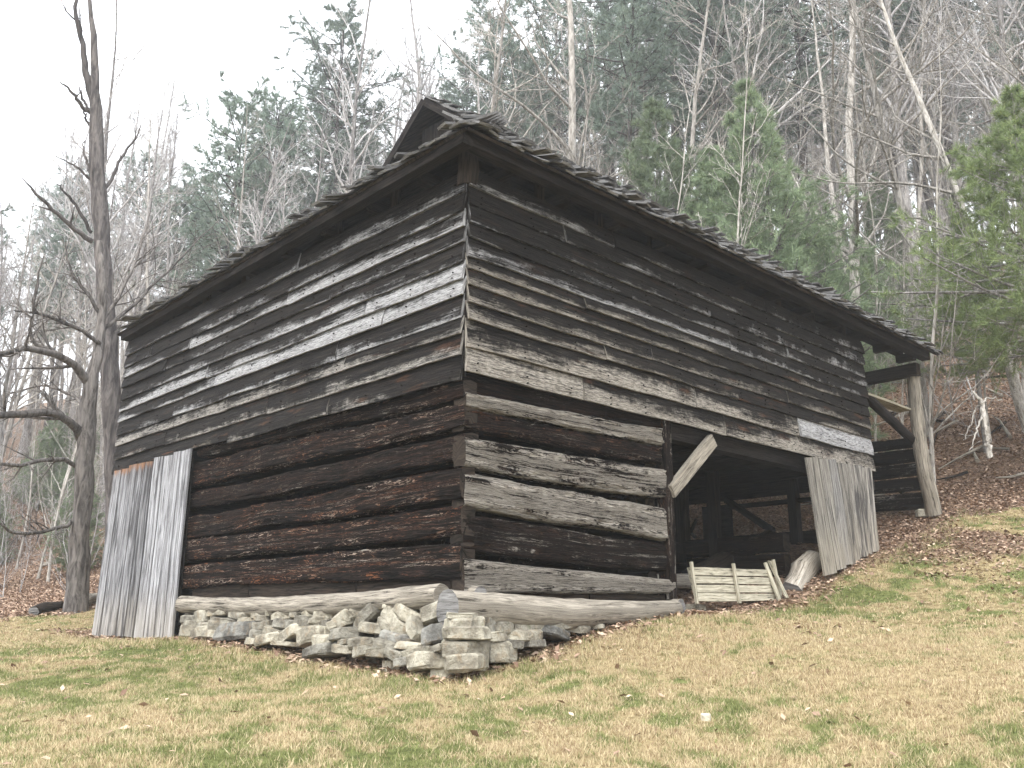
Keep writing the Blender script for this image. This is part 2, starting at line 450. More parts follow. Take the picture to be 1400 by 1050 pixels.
def cover(x, y):
    """green 0..1, leaf 0..1"""
    n = fbm(x * 0.9, y * 0.9, 21); n2 = fbm(x * 2.6, y * 2.6, 25); n3 = fbm(x * 0.35, y * 0.35, 29)
    g = 0.25 + (n - 0.5) * 1.1 + (n2 - 0.5) * 0.7 + (n3 - 0.5) * 0.7
    def bump(cx, cy, rx, ry, a): return a * np.exp(-((x - cx) / rx) ** 2 - ((y - cy) / ry) ** 2)
    g = g + bump(5.9, -0.85, 2.0, 0.5, .75) + bump(8.6, -2.1, 1.4, 0.5, .35) + bump(2.6, -0.9, 1.8, 0.5, .30) + bump(-1.0, 2.8, 0.7, 2.6, .30) + bump(3.6, -2.4, 1.2, 0.8, .15)
    g = g - bump(1.5, -3.4, 2.4, 0.9, .30) - bump(-0.8, -0.6, .8, .8, .25)
    n4 = fbm(x * 7.0, y * 7.0, 33, 3); g = g + (n4 - 0.5) * 1.7
    s = s_of(x, y)
    l = sstep(9.2, 10.5, s + (n2 - 0.5) * 2.2)
    l = np.maximum(l, sstep(9.9, 11.0, y + (n2 - 0.5) * 1.6))
    # strip of dead litter along the walls and bare soil in the bay
    dw = np.where(x < 0, -x, np.where(y < 0, -y, 0.0)); dw = np.where((x < 0) & (y < 0), np.hypot(x, y), dw)
    inb = (x > -.9) & (x < 10.8) & (y > -0.95) & (y < 8.6)
    l = np.maximum(l, np.where(inb, 0.52 * (1 - sstep(0.12, 0.62, dw + (n2 - 0.5) * 0.5)), 0))
    l = np.maximum(l, np.where((x > 0) & (y > 0) & (x < 10.3) & (y < 7.9), 0.95, 0))
    patch = sstep(0.56, 0.66, fbm(x * 0.7, y * 0.7, 41)) * sstep(5.0, 8.5, x + 0.3 * y)
    l = np.maximum(l, 0.62 * patch)
    l = np.maximum(l, 0.55 * np.exp(-((x - 9.3) / 1.8) ** 2 - ((y + 2.3) / 0.8) ** 2))
    return np.clip(g, 0, 1), np.clip(l, 0, 1)

def axis(lo, hi, d, far):
    a = list(np.arange(lo, hi, d)); st = d; x = a[-1]
    while x < far: st = min(st * 1.16, 6.0); x += st; a.append(x)
    st = d; x = a[0]
    while x > -far: st = min(st * 1.16, 6.0); x -= st; a.insert(0, x)
    return np.array(a)
ax_ = axis(-6.5, 14.0, 0.12, 190.0); ay_ = axis(-6.5, 13.0, 0.12, 190.0)
GX, GY = np.meshgrid(ax_, ay_, indexing='ij')
V = np.stack([GX.ravel(), GY.ravel(), height(GX, GY)], 1)
nx, ny = GX.shape
I = np.arange(nx * ny).reshape(nx, ny)
Fq = np.stack([I[:-1, :-1], I[1:, :-1], I[1:, 1:], I[:-1, 1:]], -1).reshape(-1, 4)
gg, ll = cover(V[:, 0], V[:, 1])
me = np_mesh('ground', V, Fq, attrs={'green': gg, 'leaf': ll}, smooth=True)
g_ = link('ground', me, None, M['ground']); tag(g_, kind='structure')

# ------------------------------------------------------------------ generic lofts
FL = lambda a, o, z: (-o, a, z)        # left wall frame: along, outward, up
FR = lambda a, o, z: (a, -o, z)        # right wall frame

def loft(S, us, vs, smooth=False, closed_ends=True):
    """S (N,M,3) ring stations; us (N), vs (M)"""
    N, Mn = S.shape[:2]
    V = S.reshape(-1, 3); uv = np.stack([np.repeat(us, Mn), np.tile(vs, N)], 1)
    idx = np.arange(N * Mn).reshape(N, Mn); nxt = np.roll(idx, -1, 1)
    F = np.stack([idx[:-1], nxt[:-1], nxt[1:], idx[1:]], -1).reshape(-1, 4)
    Fl = [F]
    if closed_ends:
        e0 = V[idx[0]]; e1 = V[idx[-1]]
        V = np.concatenate([V, e0, e1]); 
        k = N * Mn
        cuv = np.stack([np.full(Mn, us[0]) + np.cos(np.arange(Mn) / Mn * 6.283) * .08, np.sin(np.arange(Mn) / Mn * 6.283) * .08], 1)
        uv = np.concatenate([uv, cuv, cuv + 3.3])
        Fl.append(np.arange(k, k + Mn)[None, ::-1]); Fl.append(np.arange(k + Mn, k + 2 * Mn)[None])
    return V, Fl, uv

def mesh_loft(name, S, us, vs, smooth=False):
    V, Fl, uv = loft(np.asarray(S, float), np.asarray(us, float), np.asarray(vs, float))
    me = np_mesh(name, V, Fl, uv=uv)
    if smooth:
        n = len(Fl[0]); a = np.zeros(n + 2, dtype=bool); a[:n] = True
        me.polygons.foreach_set('use_smooth', a)
    return me

def n1(x, s): return mnoise.noise(Vector((x, s * 7.31, s * 3.17)))

def clapboard(frame, a0, a1, z0, h, parent, bleach, warm=0.0, drip=0.0, out=0.0, seed=0, tilt=0.0, extra_out=0.0, top_break=0.0):
    N = max(6, int((a1 - a0) / 0.11)); L = a1 - a0
    S = []
    for i in range(N + 1):
        t = i / N; a = a0 + L * t
        wob = n1(a * 1.3, seed) * 0.012 + n1(a * 5, seed + 3) * 0.005
        zb = z0 + wob + tilt * (t - 0.5)
        bow = n1(a * 0.8, seed + 9) * 0.010 + out + extra_out * (1 - t)
        zt = z0 + h + tilt * (t - 0.5) + n1(a * 2, seed + 5) * 0.004 - top_break * abs(n1(a * 1.7, seed + 13))
        aa = a + (n1(seed * 1.7, 2) * 0.02 if i in (0, N) else 0)
        sk = n1(zb * 3, seed + 21) * 0.02 if i in (0, N) else 0
        S.append([frame(aa - sk, 0.052 + bow, zb), frame(aa, 0.050 + bow * .8, zb + h * 0.35), frame(aa + sk, 0.020 + bow * 0.4, zt),
                  frame(aa + sk, 0.002 + bow * 0.3, zt), frame(aa - sk, 0.027 + bow, zb - 0.001)])
    me = mesh_loft('siding_board', S, [a0 + L * i / N for i in range(N + 1)], [0.0, 0.4, 1.0, 1.1, -0.15])
    o = link('siding_board', me, parent, M['siding'])
    o['bleach'] = float(bleach); o['warm'] = float(warm); o['drip'] = float(drip)
    return o

def hewn(frame, a0, a1, zlo, zhi, parent, thick=0.17, seed=0, rough=1.0, off=0.0, bleach=0.1, warm=0.5, fleck=0.5, name='log', mat='log', sag=0.0, N=None):
    """squared log; zlo,zhi are pairs (at a0, at a1)"""
    Mn = 26; N = N or max(8, int((a1 - a0) / 0.045)); S = []
    for i in range(N + 1):
        t = i / N; a = a0 + (a1 - a0) * t
        lo = zlo[0] + (zlo[1] - zlo[0]) * t + n1(a * 0.8, seed) * 0.035 * rough
        hi = zhi[0] + (zhi[1] - zhi[0]) * t + n1(a * 0.9, seed + 4) * 0.025 * rough
        d = -sag * math.sin(math.pi * t); lo += d; hi += d
        c = (lo + hi) / 2; hh = (hi - lo) / 2
        ring = []
        for k in range(Mn):
            q = 2 * math.pi * (k + 0.5) / Mn
            cx, cz = math.cos(q), math.sin(q)
            e = 0.34
            sx = math.copysign(abs(cx) ** e, cx); sz = math.copysign(abs(cz) ** e, cz)
            v = Vector((a * 1.6, k * 0.55, seed * 5.3)); v2 = Vector((a * 6.0, k * 1.1, seed * 2.9))
            zc = c + sz * hh
            ck = abs(mnoise.noise(Vector((a * 0.9, zc * 13.0 + n1(a * 1.5, seed + 50) * 1.2, seed * 3.7))))
            d_ = (mnoise.noise(v) * 0.016 + mnoise.noise(v2) * 0.012 - max(0, .10 - ck) * .20 * (1 if cx > .3 else 0)) * rough
            o = -thick / 2 + sx * (thick / 2 + d_) + off + n1(a * .6, seed + 30) * 0.012
            z = c + sz * (hh + d_ * 0.8)
            ring.append(frame(a, o, z))
        S.append(ring)
    per = [k / Mn * 2 * (thick + (zhi[0] - zlo[0])) for k in range(Mn)]
    me = mesh_loft(name, S, [a0 + (a1 - a0) * i / N for i in range(N + 1)], per, smooth=True)
    o = link(name, me, parent, M[mat])
    me.materials.append(M['brown']); nf = len(me.polygons)
    me.polygons[nf - 1].material_index = 1; me.polygons[nf - 2].material_index = 1
    o['bleach'] = float(bleach); o['warm'] = float(warm); o['fleck'] = float(fleck)
    return o

def tube_path(name, pts, rad, parent=None, mat='grey', Mn=12, seed=0, rough=0.08, endgrain=False):
    pts = np.asarray(pts, float); N = len(pts)
    # resample
    seg = np.r_[0, np.cumsum(np.linalg.norm(np.diff(pts, axis=0), axis=1))]
    K = max(6, int(seg[-1] / 0.12)); tt = np.linspace(0, seg[-1], K)
    P = np.stack([np.interp(tt, seg, pts[:, i]) for i in range(3)], 1)
    R_ = np.interp(tt, seg, rad)
    T = np.gradient(P, axis=0); T /= np.linalg.norm(T, axis=1)[:, None]
    ref = np.array([0, 0, 1.0]) if abs(T[:, 2]).mean() < 0.8 else np.array([1.0, 0, 0])
    A = np.cross(T, ref); A /= np.linalg.norm(A, axis=1)[:, None]; B = np.cross(T, A)
    S = np.zeros((K, Mn, 3))
    for i in range(K):
        for k in range(Mn):
            q = 2 * math.pi * k / Mn
            r = R_[i] * (1 + rough * 2 * mnoise.noise(Vector((tt[i] * 2.2, k * 0.8, seed * 3.1))) + rough * mnoise.noise(Vector((tt[i] * 7, math.cos(q) * 3, math.sin(q) * 3 + seed))))
            S[i, k] = P[i] + A[i] * math.cos(q) * r + B[i] * math.sin(q) * r
    me = mesh_loft(name, S, tt, [k / Mn * 6.28 * float(R_.mean()) for k in range(Mn)], smooth=True)
    if endgrain:
        me.materials.clear()
    o = link(name, me, parent, M[mat])
    if endgrain:
        me.materials.append(M['endgrain']); n = len(me.polygons)
        me.polygons[n - 1].material_index = 1; me.polygons[n - 2].material_index = 1
    return o

def plank(name, p0, p1, wdir, w, t, parent, mat, seed=0, nseg=8, w1=None, ragged=0.0, warp=0.004):
    """board from p0 to p1 (centre line), width along wdir, thickness along normal"""
    p0 = np.array(p0, float); p1 = np.array(p1, float); L = np.linalg.norm(p1 - p0); T = (p1 - p0) / L
    W = np.array(wdir, float); W -= T * (W @ T); W /= np.linalg.norm(W); Nn = np.cross(T, W)
    w1 = w if w1 is None else w1; S = []
    for i in range(nseg + 1):
        f = i / nseg; c = p0 + T * L * f; ww = (w + (w1 - w) * f) / 2
        e = n1(f * L * 1.6, seed) * 0.010; e2 = n1(f * L * 1.9, seed + 7) * 0.010; bow = n1(f * L * .8, seed + 11) * warp * 3
        r = [ragged * n1(k * 3.1, seed + i) if i in (0, nseg) else 0 for k in range(4)]
        S.append([c + W * (-ww + e) + Nn * (t / 2 + bow) + T * r[0], c + W * (ww + e2) + Nn * (t / 2 + bow) + T * r[1],
                  c + W * (ww + e2) + Nn * (-t / 2 + bow) + T * r[1], c + W * (-ww + e) + Nn * (-t / 2 + bow) + T * r[0]])
    me = mesh_loft(name, S, [L * i / nseg for i in range(nseg + 1)], [0, w, w + t, 2 * w + t])
    return link(name, me, parent, M[mat])

# ------------------------------------------------------------------ the barn
barn = empty('log_barn', (0, 0, 0), 'old two storey log barn with dark clapboards above and a shingled roof', 'barn')
YL, XR = 7.83, 8.0
ZL = [4.37, 4.18, 4.02, 3.86, 3.67, 3.50, 3.34, 3.13, 2.98, 2.77, 2.55]
BL = [.30, .22, .50, .18, .42, .62, .72, .36, .46, .30, .20]  # paleness by row: weathering plus painted sky sheen on this wall
jl = [[2.9], [4.3, 6.9], [3.1, 5.6], [2.2, 6.3], [4.6], [1.5, 5.0], [1.2, 4.75], [2.0, 5.9], [1.85, 4.4], [3.4, 6.1], [2.1, 4.3]]
for r_, z in enumerate(ZL):
    h = (ZL[r_ - 1] if r_ else 4.585) - z + 0.025
    cuts = [0.0] + jl[r_] + [YL]
    for j in range(len(cuts) - 1):
        far = cuts[j] / YL
        bl = BL[r_] * (1.0 - 0.45 * far) * rnd.uniform(0.65, 1.2)
        if r_ == 5 and j == 0: bl = .85
        if r_ == 6 and j == 0: bl = .62
        if r_ == 6 and j == 1: bl = 1.0
        if r_ == 10 and j >= 2: continue
        o = clapboard(FL, cuts[j] + (0.003 if j else -.01), cuts[j + 1] - 0.003, z, h, barn, bl, warm=(0.15 if r_ < 8 else 0.6), drip=0.15,
                  out=rnd.uniform(-.004, .010), seed=r_ * 10 + j, tilt=rnd.uniform(-.015, .015), extra_out=rnd.choice([0, 0, .02]))
# lowest row over the plank door, reddish
for a0, a1 in ((4.3, 6.6), (6.605, YL)):
    clapboard(FL, a0, a1, 2.60 if a0 < 6 else 2.545, 0.22 if a0 > 6 else 0.19, barn, 0.1, warm=1.0, seed=int(a0 * 10))
ZR = [4.43, 4.25, 4.06, 3.91, 3.73, 3.60, 3.45, 3.27, 3.11, 2.86, 2.62]
BR = [.20, .26, .26, .28, .26, .34, .36, .40, .46, .52, .58]
jr = [[2.1, 5.2], [1.3, 4.6], [3.9, 6.5], [2.4, 5.7], [4.3], [1.6, 5.1], [3.2, 6.9], [2.7, 5.6], [1.9, 4.4], [3.5, 5.85], [1.55, 4.1]]
for r_, z in enumerate(ZR):
    h = (ZR[r_ - 1] if r_ else 4.60) - z + 0.025
    cuts = [0.0] + jr[r_] + [XR]
    for j in range(len(cuts) - 1):
        far = cuts[j] / XR
        bl = (BR[r_] - .05) * (1.2 - 0.75 * far) * rnd.uniform(0.55, 1.25)
        o = clapboard(FR, cuts[j] + (0.003 if j else -.012), cuts[j + 1] - 0.003, z, h, barn, bl, warm=0.75 if r_ > 4 else 0.2,
                  drip=(0.55 if far > .45 and r_ < 6 else 0.1), out=rnd.uniform(-.004, .010), seed=300 + r_ * 10 + j,
                  tilt=rnd.uniform(-.015, .015), extra_out=rnd.choice([0, 0, .015]))
        if r_ == 9 and j == 2: o['bleach'] = 1.25; o['warm'] = 0.15; o['drip'] = .1; o['label'] = 'pale grey replacement board'

def nail_mesh():
    a = np.arange(6) / 6 * 6.283; V = np.stack([np.cos(a) * .006, np.sin(a) * .006, 0 * a], 1)
    return V
nv_ = []
for rows, W, fr in ((ZL, YL, FL), (ZR, XR, FR)):
    for z in rows:
        x = .12
        while x < W:
            for dz in (.03, .09):
                c = np.array(fr(x + rnd.uniform(-.02, .02), .066, z + dz + rnd.uniform(-.01, .01)))
                e1 = np.array(fr(1, 0, 0)) - np.array(fr(0, 0, 0)); e2 = np.array([0, 0, 1.]); e3 = np.array(fr(0, 1, 0)) - np.array(fr(0, 0, 0))
                q = [c + e1 * .007 * math.cos(t) + e2 * .007 * math.sin(t) for t in np.arange(6) / 6 * 6.283]
                nv_.append(np.array(q + [p_ - e3 * .02 for p_ in q]))
            x += rnd.choice((.55, .6, .62, .7))
NV = np.concatenate(nv_); k6 = np.arange(6)
NF = np.concatenate([k6[None] + i * 12 for i in range(len(nv_))])
NS = np.concatenate([np.stack([k6, np.roll(k6, -1), np.roll(k6, -1) + 6, k6 + 6], 1) + i * 12 for i in range(len(nv_))])
nails = link('nail_heads', np_mesh('nail_heads', NV, [NF, NS], uv=np.zeros((len(NV), 2))), barn, M['dark']); nails['kind'] = 'stuff'

# lining behind the clapboards so that no light leaks in (sheathing seen from inside)
def slab(name, lo, hi, parent, mat='dark'):
    lo = np.array(lo, float); hi = np.array(hi, float)
    S = []
    long = int(np.argmax(hi - lo)); o_ = [i for i in range(3) if i != long]
    for f in (0, 1):
        ring = []
        for a, b_ in ((0, 0), (1, 0), (1, 1), (0, 1)):
            p = np.zeros(3); p[long] = lo[long] if f == 0 else hi[long]
            p[o_[0]] = (lo, hi)[a][o_[0]]; p[o_[1]] = (lo, hi)[b_][o_[1]]
            ring.append(p)
        S.append(ring)
    d = hi - lo
    me = mesh_loft(name, S, [0, d[long]], [0, d[o_[0]], d[o_[0]] + d[o_[1]], 2 * d[o_[0]] + d[o_[1]]])
    return link(name, me, parent, M[mat])
slab('lining', (0.03, 0.03, 2.58), (0.05, YL - .02, 4.54), barn)
slab('lining', (0.06, 0.03, 2.66), (XR - .02, 0.05, 4.54), barn)
slab('loft_floor', (0.08, 0.08, 2.66), (XR - .05, YL - .05, 2.70), barn)
slab('rear_wall', (0.0, YL, 0.2), (XR, YL + .04, 4.92), barn)
for x in (1.2, 2.6, 4.0, 5.4, 6.8):
    slab('floor_joist', (x, 0.30, 2.48), (x + .14, YL - .1, 2.655), barn)
slab('lintel', (2.95, 0.07, 2.46), (XR - .02, 0.24, 2.64), barn)
slab('corner_strip', (-.010, -.010, 2.66), (.016, .016, 4.58), barn)
slab('end_wall', (XR + .002, 0.0, 2.62), (XR + .03, YL, 4.62), barn)

# logs of the crib, left wall
LL = [((2.11, 2.11), (2.36, 2.46), .10, .7, .45), ((1.82, 1.85), (2.08, 2.06), .06, .55, .25), ((1.47, 1.49), (1.78, 1.76), .10, .8, .55),
      ((1.15, 1.17), (1.43, 1.44), .05, 1.0, .6), ((0.79, 0.88), (1.12, 1.14), .07, 1.0, .8)]
for k, (lo, hi, bl, wm, fk) in enumerate(LL):
    lo = (lo[0] + .025, lo[1] + .012)
    hewn(FL, 0.015, YL - .05, (lo[0], lo[1]), (hi[0], hi[1] + (.03 if k == 0 else 0)), barn, seed=40 + k, bleach=bl, warm=wm, fleck=fk,
         off=(-.01, -.035, .012, -.006, 0.0)[k], rough=(1.1, 1.0, 1.5, .8, .8)[k], sag=(0, .01, .03, 0, 0)[k])
hewn(FL, 0.015, 5.2, (2.40, 2.50), (2.56, 2.60), barn, seed=52, bleach=.15, warm=.9, fleck=.4, off=-.01)
# logs, right wall up to the bay
LR = [((2.30, 2.35), (2.44, 2.53), .92, .2, .1), ((2.09, 2.14), (2.29, 2.34), .22, .8, .3), ((1.77, 1.78), (2.05, 2.09), .80, .2, .1),
      ((1.42, 1.33), (1.72, 1.66), .90, .2, .1), ((1.05, .98), (1.35, 1.27), .30, .3, .1), ((.69, .76), (.98, .89), .95, .2, 0)]
for k, (lo, hi, bl, wm, fk) in enumerate(LR):
    hewn(FR, 0.03, 3.02, lo, hi, barn, seed=60 + k, bleach=bl, warm=wm, fleck=fk, off=(0, -.02, .006, .010, -.012, .012)[k], rough=(.9, 1.1, 1.0, 1.0, 1.1, .55)[k], sag=(0, 0, .01, .0, .01, 0)[k])
hewn(FR, 0.03, 3.0, (2.46, 2.52), (2.64, 2.66), barn, seed=77, bleach=.05, warm=.8, fleck=.1, off=-.03)
# recessed boards between the lowest logs and the sill
for a0, a1 in ((.2, 1.6), (1.62, 3.7), (3.72, 5.1)):
    slab('chink_board', (0.06, a0, 0.70), (0.085, a1, 0.87), barn, 'brown')
for a0, a1 in ((.2, 1.7), (1.72, 2.95)):
    slab('chink_board', (a0, 0.06, 0.55), (a1, 0.085, 0.74), barn, 'brown')
# crib partition and inner crib wall at the bay (seen in shade)
FP = lambda a, o, z: (2.93 + o, a, z)
for k in range(6):
    hewn(FP, 0.15, YL - .2, (.72 + .31 * k, .74 + .31 * k), (.98 + .31 * k, 1.0 + .31 * k), barn, seed=80 + k, name='log', bleach=.05, warm=.3, fleck=.1)
# jamb posts
hewn(lambda a, o, z: (2.86 + z, -o + .0, a), 0.70, 2.64, (0.06, .06), (.20, .20), barn, thick=.16, seed=91, name='jamb_post', bleach=.35, warm=.6, fleck=.2, off=.016, rough=.5)
# sill logs
tube_path('sill_log', [(-.06, .16, .675), (-.085, 1.2, .63), (-.09, 2.8, .60), (-.09, 4.2, .625), (-.08, 5.05, .655)], [.10, .10, .105, .095, .10], barn, 'grey', 14, 3, .07)
tube_path('sill_log', [(-.20, -.07, .565), (.3, -.08, .555), (1.2, -.09, .525), (2.2, -.08, .555), (2.95, -.06, .60)], [.145, .15, .135, .115, .085], barn, 'grey', 16, 5, .06, True)
tube_path('log_end', [(.13, .3, .69), (.13, -.11, .675)], [.075, .075], barn, 'grey', 12, 7, .05, True)
tube_path('log_end', [(2.98, .2, .64), (2.98, -.10, .62)], [.085, .08], barn, 'grey', 10, 8, .12, True)
# plank door, left
door = empty('plank_door', (0, 0, 0), None, None); door.parent = barn
for k in ('label', 'category'):
    if k in door: del door[k]
ys = [5.20]
for w in (.27, .24, .29, .31, .27, .26, .30, .26, .27): ys.append(ys[-1] + w)
for k in range(9):
    y0, y1 = ys[k], ys[k + 1]; f = k / 8
    top = 2.60 - 0.02 * f + rnd.uniform(-.01, .01)
    p = plank('plank', (-.085 - .025 * f + rnd.uniform(-.015, .015), (y0 + y1) / 2 + .10 * f, .235 + rnd.uniform(-.02, .02)), (-.07, (y0 + y1) / 2, top), (0, 1, 0), y1 - y0 - .022, .026, door, 'plank', seed=120 + k, nseg=14, ragged=.03)
    p['warm'] = 0.12; p['stain'] = (0.0, .1, .15, .2, .45, .65, .5, .45, .35)[k]; p['rust'] = 0.0 if k < 4 else 1.0
slab('dark_seam_sheet', (-.028, 5.24, .30), (-.012, 7.75, 2.52), door, 'dark')  # dark sheet added behind the planks so their seams read dark
slab('door_batten', (-.055, 5.25, 2.2), (-.03, 7.7, 2.34), door, 'dark')
slab('door_batten', (-.055, 5.25, .75), (-.03, 7.7, .9), door, 'dark')
# plank wall right of the bay
bay = empty('plank_panel', (0, 0, 0), None, None); bay.parent = barn
for k in ('label', 'category'):
    if k in bay: del bay[k]
PR = [((1100, 621, 1117, 628), (1127, 789, 1144, 783), .9, .1), ((1118, 626, 1131, 629), (1144, 781, 1156, 774), .8, .1), ((1132, 627, 1142, 630), (1150, 775, 1165, 770), .5, .0),
      ((1143, 630, 1158, 634), (1163, 772, 1178, 768), .85, .5), ((1158, 634, 1170, 636), (1176, 766, 1186, 760), .8, .7), ((1170, 636, 1181, 639), (1185, 762, 1193, 756), .8, .6), ((1181, 638, 1191, 641), (1193, 758, 1201, 750), .8, .55)]
for k, (t_, b_, wm, stn) in enumerate(PR):
    o_ = -.12 if k < 3 else -.085
    tl, tr_ = ony(t_[0], t_[1], o_ + .01), ony(t_[2], t_[3], o_ + .01)
    bl_, br_ = ony(b_[0], b_[1], o_), ony(b_[2], b_[3], o_)
    w0 = np.linalg.norm(br_ - bl_) - .006; w1_ = np.linalg.norm(tr_ - tl) - .006
    p = plank('plank', (bl_ + br_) / 2, (tl + tr_) / 2, (1, 0, 0), max(w0, .12), .024, bay, 'plank', seed=140 + k, nseg=12, w1=max(w1_, .11), ragged=.05)
    p['warm'] = wm; p['stain'] = stn; p['rust'] = 0.0
slab('backing_log', (6.15, -.045, 2.35), (7.95, .05, 2.5), barn, 'dark')
slab('backing_log', (6.35, .0, 1.5), (7.95, .1, 1.66), barn, 'dark')
# diagonal brace over the bay
b0, b1 = ony(921, 668, -.03), ony(971, 606, -.03)
plank('brace', b0 + (b0 - b1) * .08, b1 + (b1 - b0) * .06, (1, 0, -1), .15, .07, barn, 'grey', seed=21, nseg=9, w1=.15, ragged=.05)

# inside the bay: posts, rails and the low end wall with the hillside seen through it
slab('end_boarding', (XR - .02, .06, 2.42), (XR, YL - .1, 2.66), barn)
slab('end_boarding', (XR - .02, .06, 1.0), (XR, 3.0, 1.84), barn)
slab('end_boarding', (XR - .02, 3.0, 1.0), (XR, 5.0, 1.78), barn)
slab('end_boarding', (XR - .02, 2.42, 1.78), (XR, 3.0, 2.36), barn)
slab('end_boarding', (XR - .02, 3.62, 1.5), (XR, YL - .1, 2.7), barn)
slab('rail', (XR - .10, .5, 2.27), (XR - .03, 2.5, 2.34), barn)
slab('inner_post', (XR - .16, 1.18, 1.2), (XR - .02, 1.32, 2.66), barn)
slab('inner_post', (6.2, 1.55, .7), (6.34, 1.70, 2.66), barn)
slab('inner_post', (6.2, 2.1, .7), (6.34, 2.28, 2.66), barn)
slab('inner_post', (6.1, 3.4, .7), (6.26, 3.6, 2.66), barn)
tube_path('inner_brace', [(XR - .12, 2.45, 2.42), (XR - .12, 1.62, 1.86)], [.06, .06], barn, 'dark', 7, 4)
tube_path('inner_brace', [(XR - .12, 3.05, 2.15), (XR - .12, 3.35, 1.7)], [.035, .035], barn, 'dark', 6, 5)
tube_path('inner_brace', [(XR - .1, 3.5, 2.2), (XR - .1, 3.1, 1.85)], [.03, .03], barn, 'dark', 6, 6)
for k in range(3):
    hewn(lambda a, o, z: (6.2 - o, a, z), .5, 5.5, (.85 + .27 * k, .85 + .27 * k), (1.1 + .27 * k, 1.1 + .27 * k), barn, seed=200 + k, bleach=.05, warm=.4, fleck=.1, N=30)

# low log wall of the outer crib, under the porch roof
FC = lambda a, o, z: (10.15 - o, a, z)
zz = 2.30
for k in range(5):
    h = (.30, .24, .25, .24, .20)[k]
    hewn(FC, .16, 2.0, (zz, zz + .02), (zz + h - .035, zz + h - .015), barn, seed=210 + k, bleach=(.35, .12, .3, .12, .1)[k], warm=.15, fleck=.05, thick=.16, N=30, rough=.8)
    zz += h
# porch post, braces and plate
pt, pb = ony(1248, 498, 0.0), ony(1277, 703, .02)
pm1 = ony(1252, 560, 0.0); pm2 = ony(1263, 640, 0.0)
tube_path('porch_post', [pb, pm2, pm1, pt], [.13, .115, .105, .10], barn, 'grey', 12, 31, .10)
q0, q1 = ony(1180, 538, .12), ony(1252, 606, .10)
tube_path('porch_brace', [q0, q1], [.075, .075], barn, 'dark', 8, 32, .08)
q0, q1 = ony(1178, 533, .0), ony(1249, 559, .0)
plank('porch_rail', q0 + np.array([0, .15, .0]), q1 + np.array([0, .15, 0]), (0, 1, 0), .22, .035, barn, 'crate', seed=5)
slab('eave_plate', (-.33, -.33, 4.645), (9.80, -.20, 4.782), barn, 'dark')
tube_dummy = None
slab('eave_plate', (9.70, -.13, 4.42), (9.86, 7.9, 4.62), barn, 'brown')
slab('wall_plate', (0.055, 0.055, 4.80), (9.7, .20, 4.93), barn, 'dark')
slab('wall_plate', (0.055, 0.21, 4.80), (.20, YL, 4.93), barn, 'dark')
for k in range(9):     # stub studs in the gap under the eave
    x = .95 + k * .93
    if x < XR: slab('stub_stud', (x, 0.0, 4.52), (x + .10, .05, 4.90), barn, 'brown')
for k in range(7):
    y = 1.1 + k * 1.05
    slab('stub_stud', (0.0, y, 4.52), (.05, y + .12, 4.90), barn, 'brown')
for k in range(12):    # lookouts carrying the plate
    x = .35 + k * .83
    slab('lookout', (x, -.19, 4.62), (x + .11, .10, 4.74), barn, 'dark')
for k in range(9):
    y = .5 + k * .86
    slab('lookout', (-.12, y, 4.62), (.10, y + .11, 4.74), barn, 'dark')
tube_path('corner_post', [(0.03, .03, 4.45), (.03, .03, 4.66), (.02, .02, 4.90)], [.10, .115, .075], barn, 'brown', 9, 41, .14)

# roof
SL = 0.80

EX, EY, EZ = -.36, -.40, 4.72
EXF = -.13       # the left eave draws in towards its far end
RY = 3.92; RZ = EZ + SL * (RY - EY); GXp = 2.53
XE = 9.95; YE = 2 * RY - EY
XEf = 7.95
roof = empty('roof', (0, 0, 0), None, None); roof.parent = barn
for k in ('label', 'category'):
    if k in roof: del roof[k]
def poly_slab(name, pts, th, parent, mat):
    P = np.array(pts, float); n = len(P)
    nrm = np.cross(P[1] - P[0], P[2] - P[0]); nrm /= np.linalg.norm(nrm)
    if nrm[2] < 0: nrm = -nrm
    V = np.concatenate([P, P + nrm * th])
    idx = np.arange(n)
    side = np.stack([idx, np.roll(idx, -1), np.roll(idx, -1) + n, idx + n], 1)
    ac = nrm; e = P[1] - P[0]; e /= np.linalg.norm(e); f = np.cross(ac, e)
    uv = np.stack([V @ e, V @ f], 1)
    return link(name, np_mesh(name, V, [idx[None, ::-1], idx[None] + n, side], uv=uv), parent, M[mat])
hz_at = lambda x: EZ + SL * (x - EX)
hipz = hz_at(GXp); ny_ = EY + (hipz - EZ) / SL
poly_slab('roof_deck', [(EX, EY, EZ), (XE, EY, EZ), (XE, RY, RZ), (GXp, RY, RZ), (GXp, ny_, hipz)], .03, roof, 'brown')
poly_slab('roof_deck', [(EXF, 8.0, EZ), (GXp, 2 * RY - ny_, hipz), (GXp, RY, RZ), (XE, RY, RZ), (XE, YE, EZ)], .03, roof, 'brown')
poly_slab('roof_deck', [(EX, EY, EZ), (GXp, ny_, hipz), (GXp, 2 * RY - ny_, hipz), (EXF, 8.0, EZ)], .03, roof, 'brown')
poly_slab('end_gable', [(XR + .01, .02, 4.60), (XR + .01, .02, 4.98), (XR + .01, RY, RZ - .08), (XR + .01, YL, 4.98), (XR + .01, YL, 4.60)], .03, barn, 'dark')
# gablet: dark boards stand in for the shaded opening under the rakes
for k in range(8):
    y0 = ny_ + .05 + k * (2 * (RY - ny_) - .1) / 8; y1 = y0 + (2 * (RY - ny_) - .1) / 8 - .01
    ht = min(EZ + SL * (min(y0, 2 * RY - y0) - EY), EZ + SL * (min(y1, 2 * RY - y1) - EY)) - .05
    if ht > hipz + .05:
        slab('gable_opening_shade', (GXp + .22, y0, hipz - .1), (GXp + .245, y1, ht), roof, 'dark')
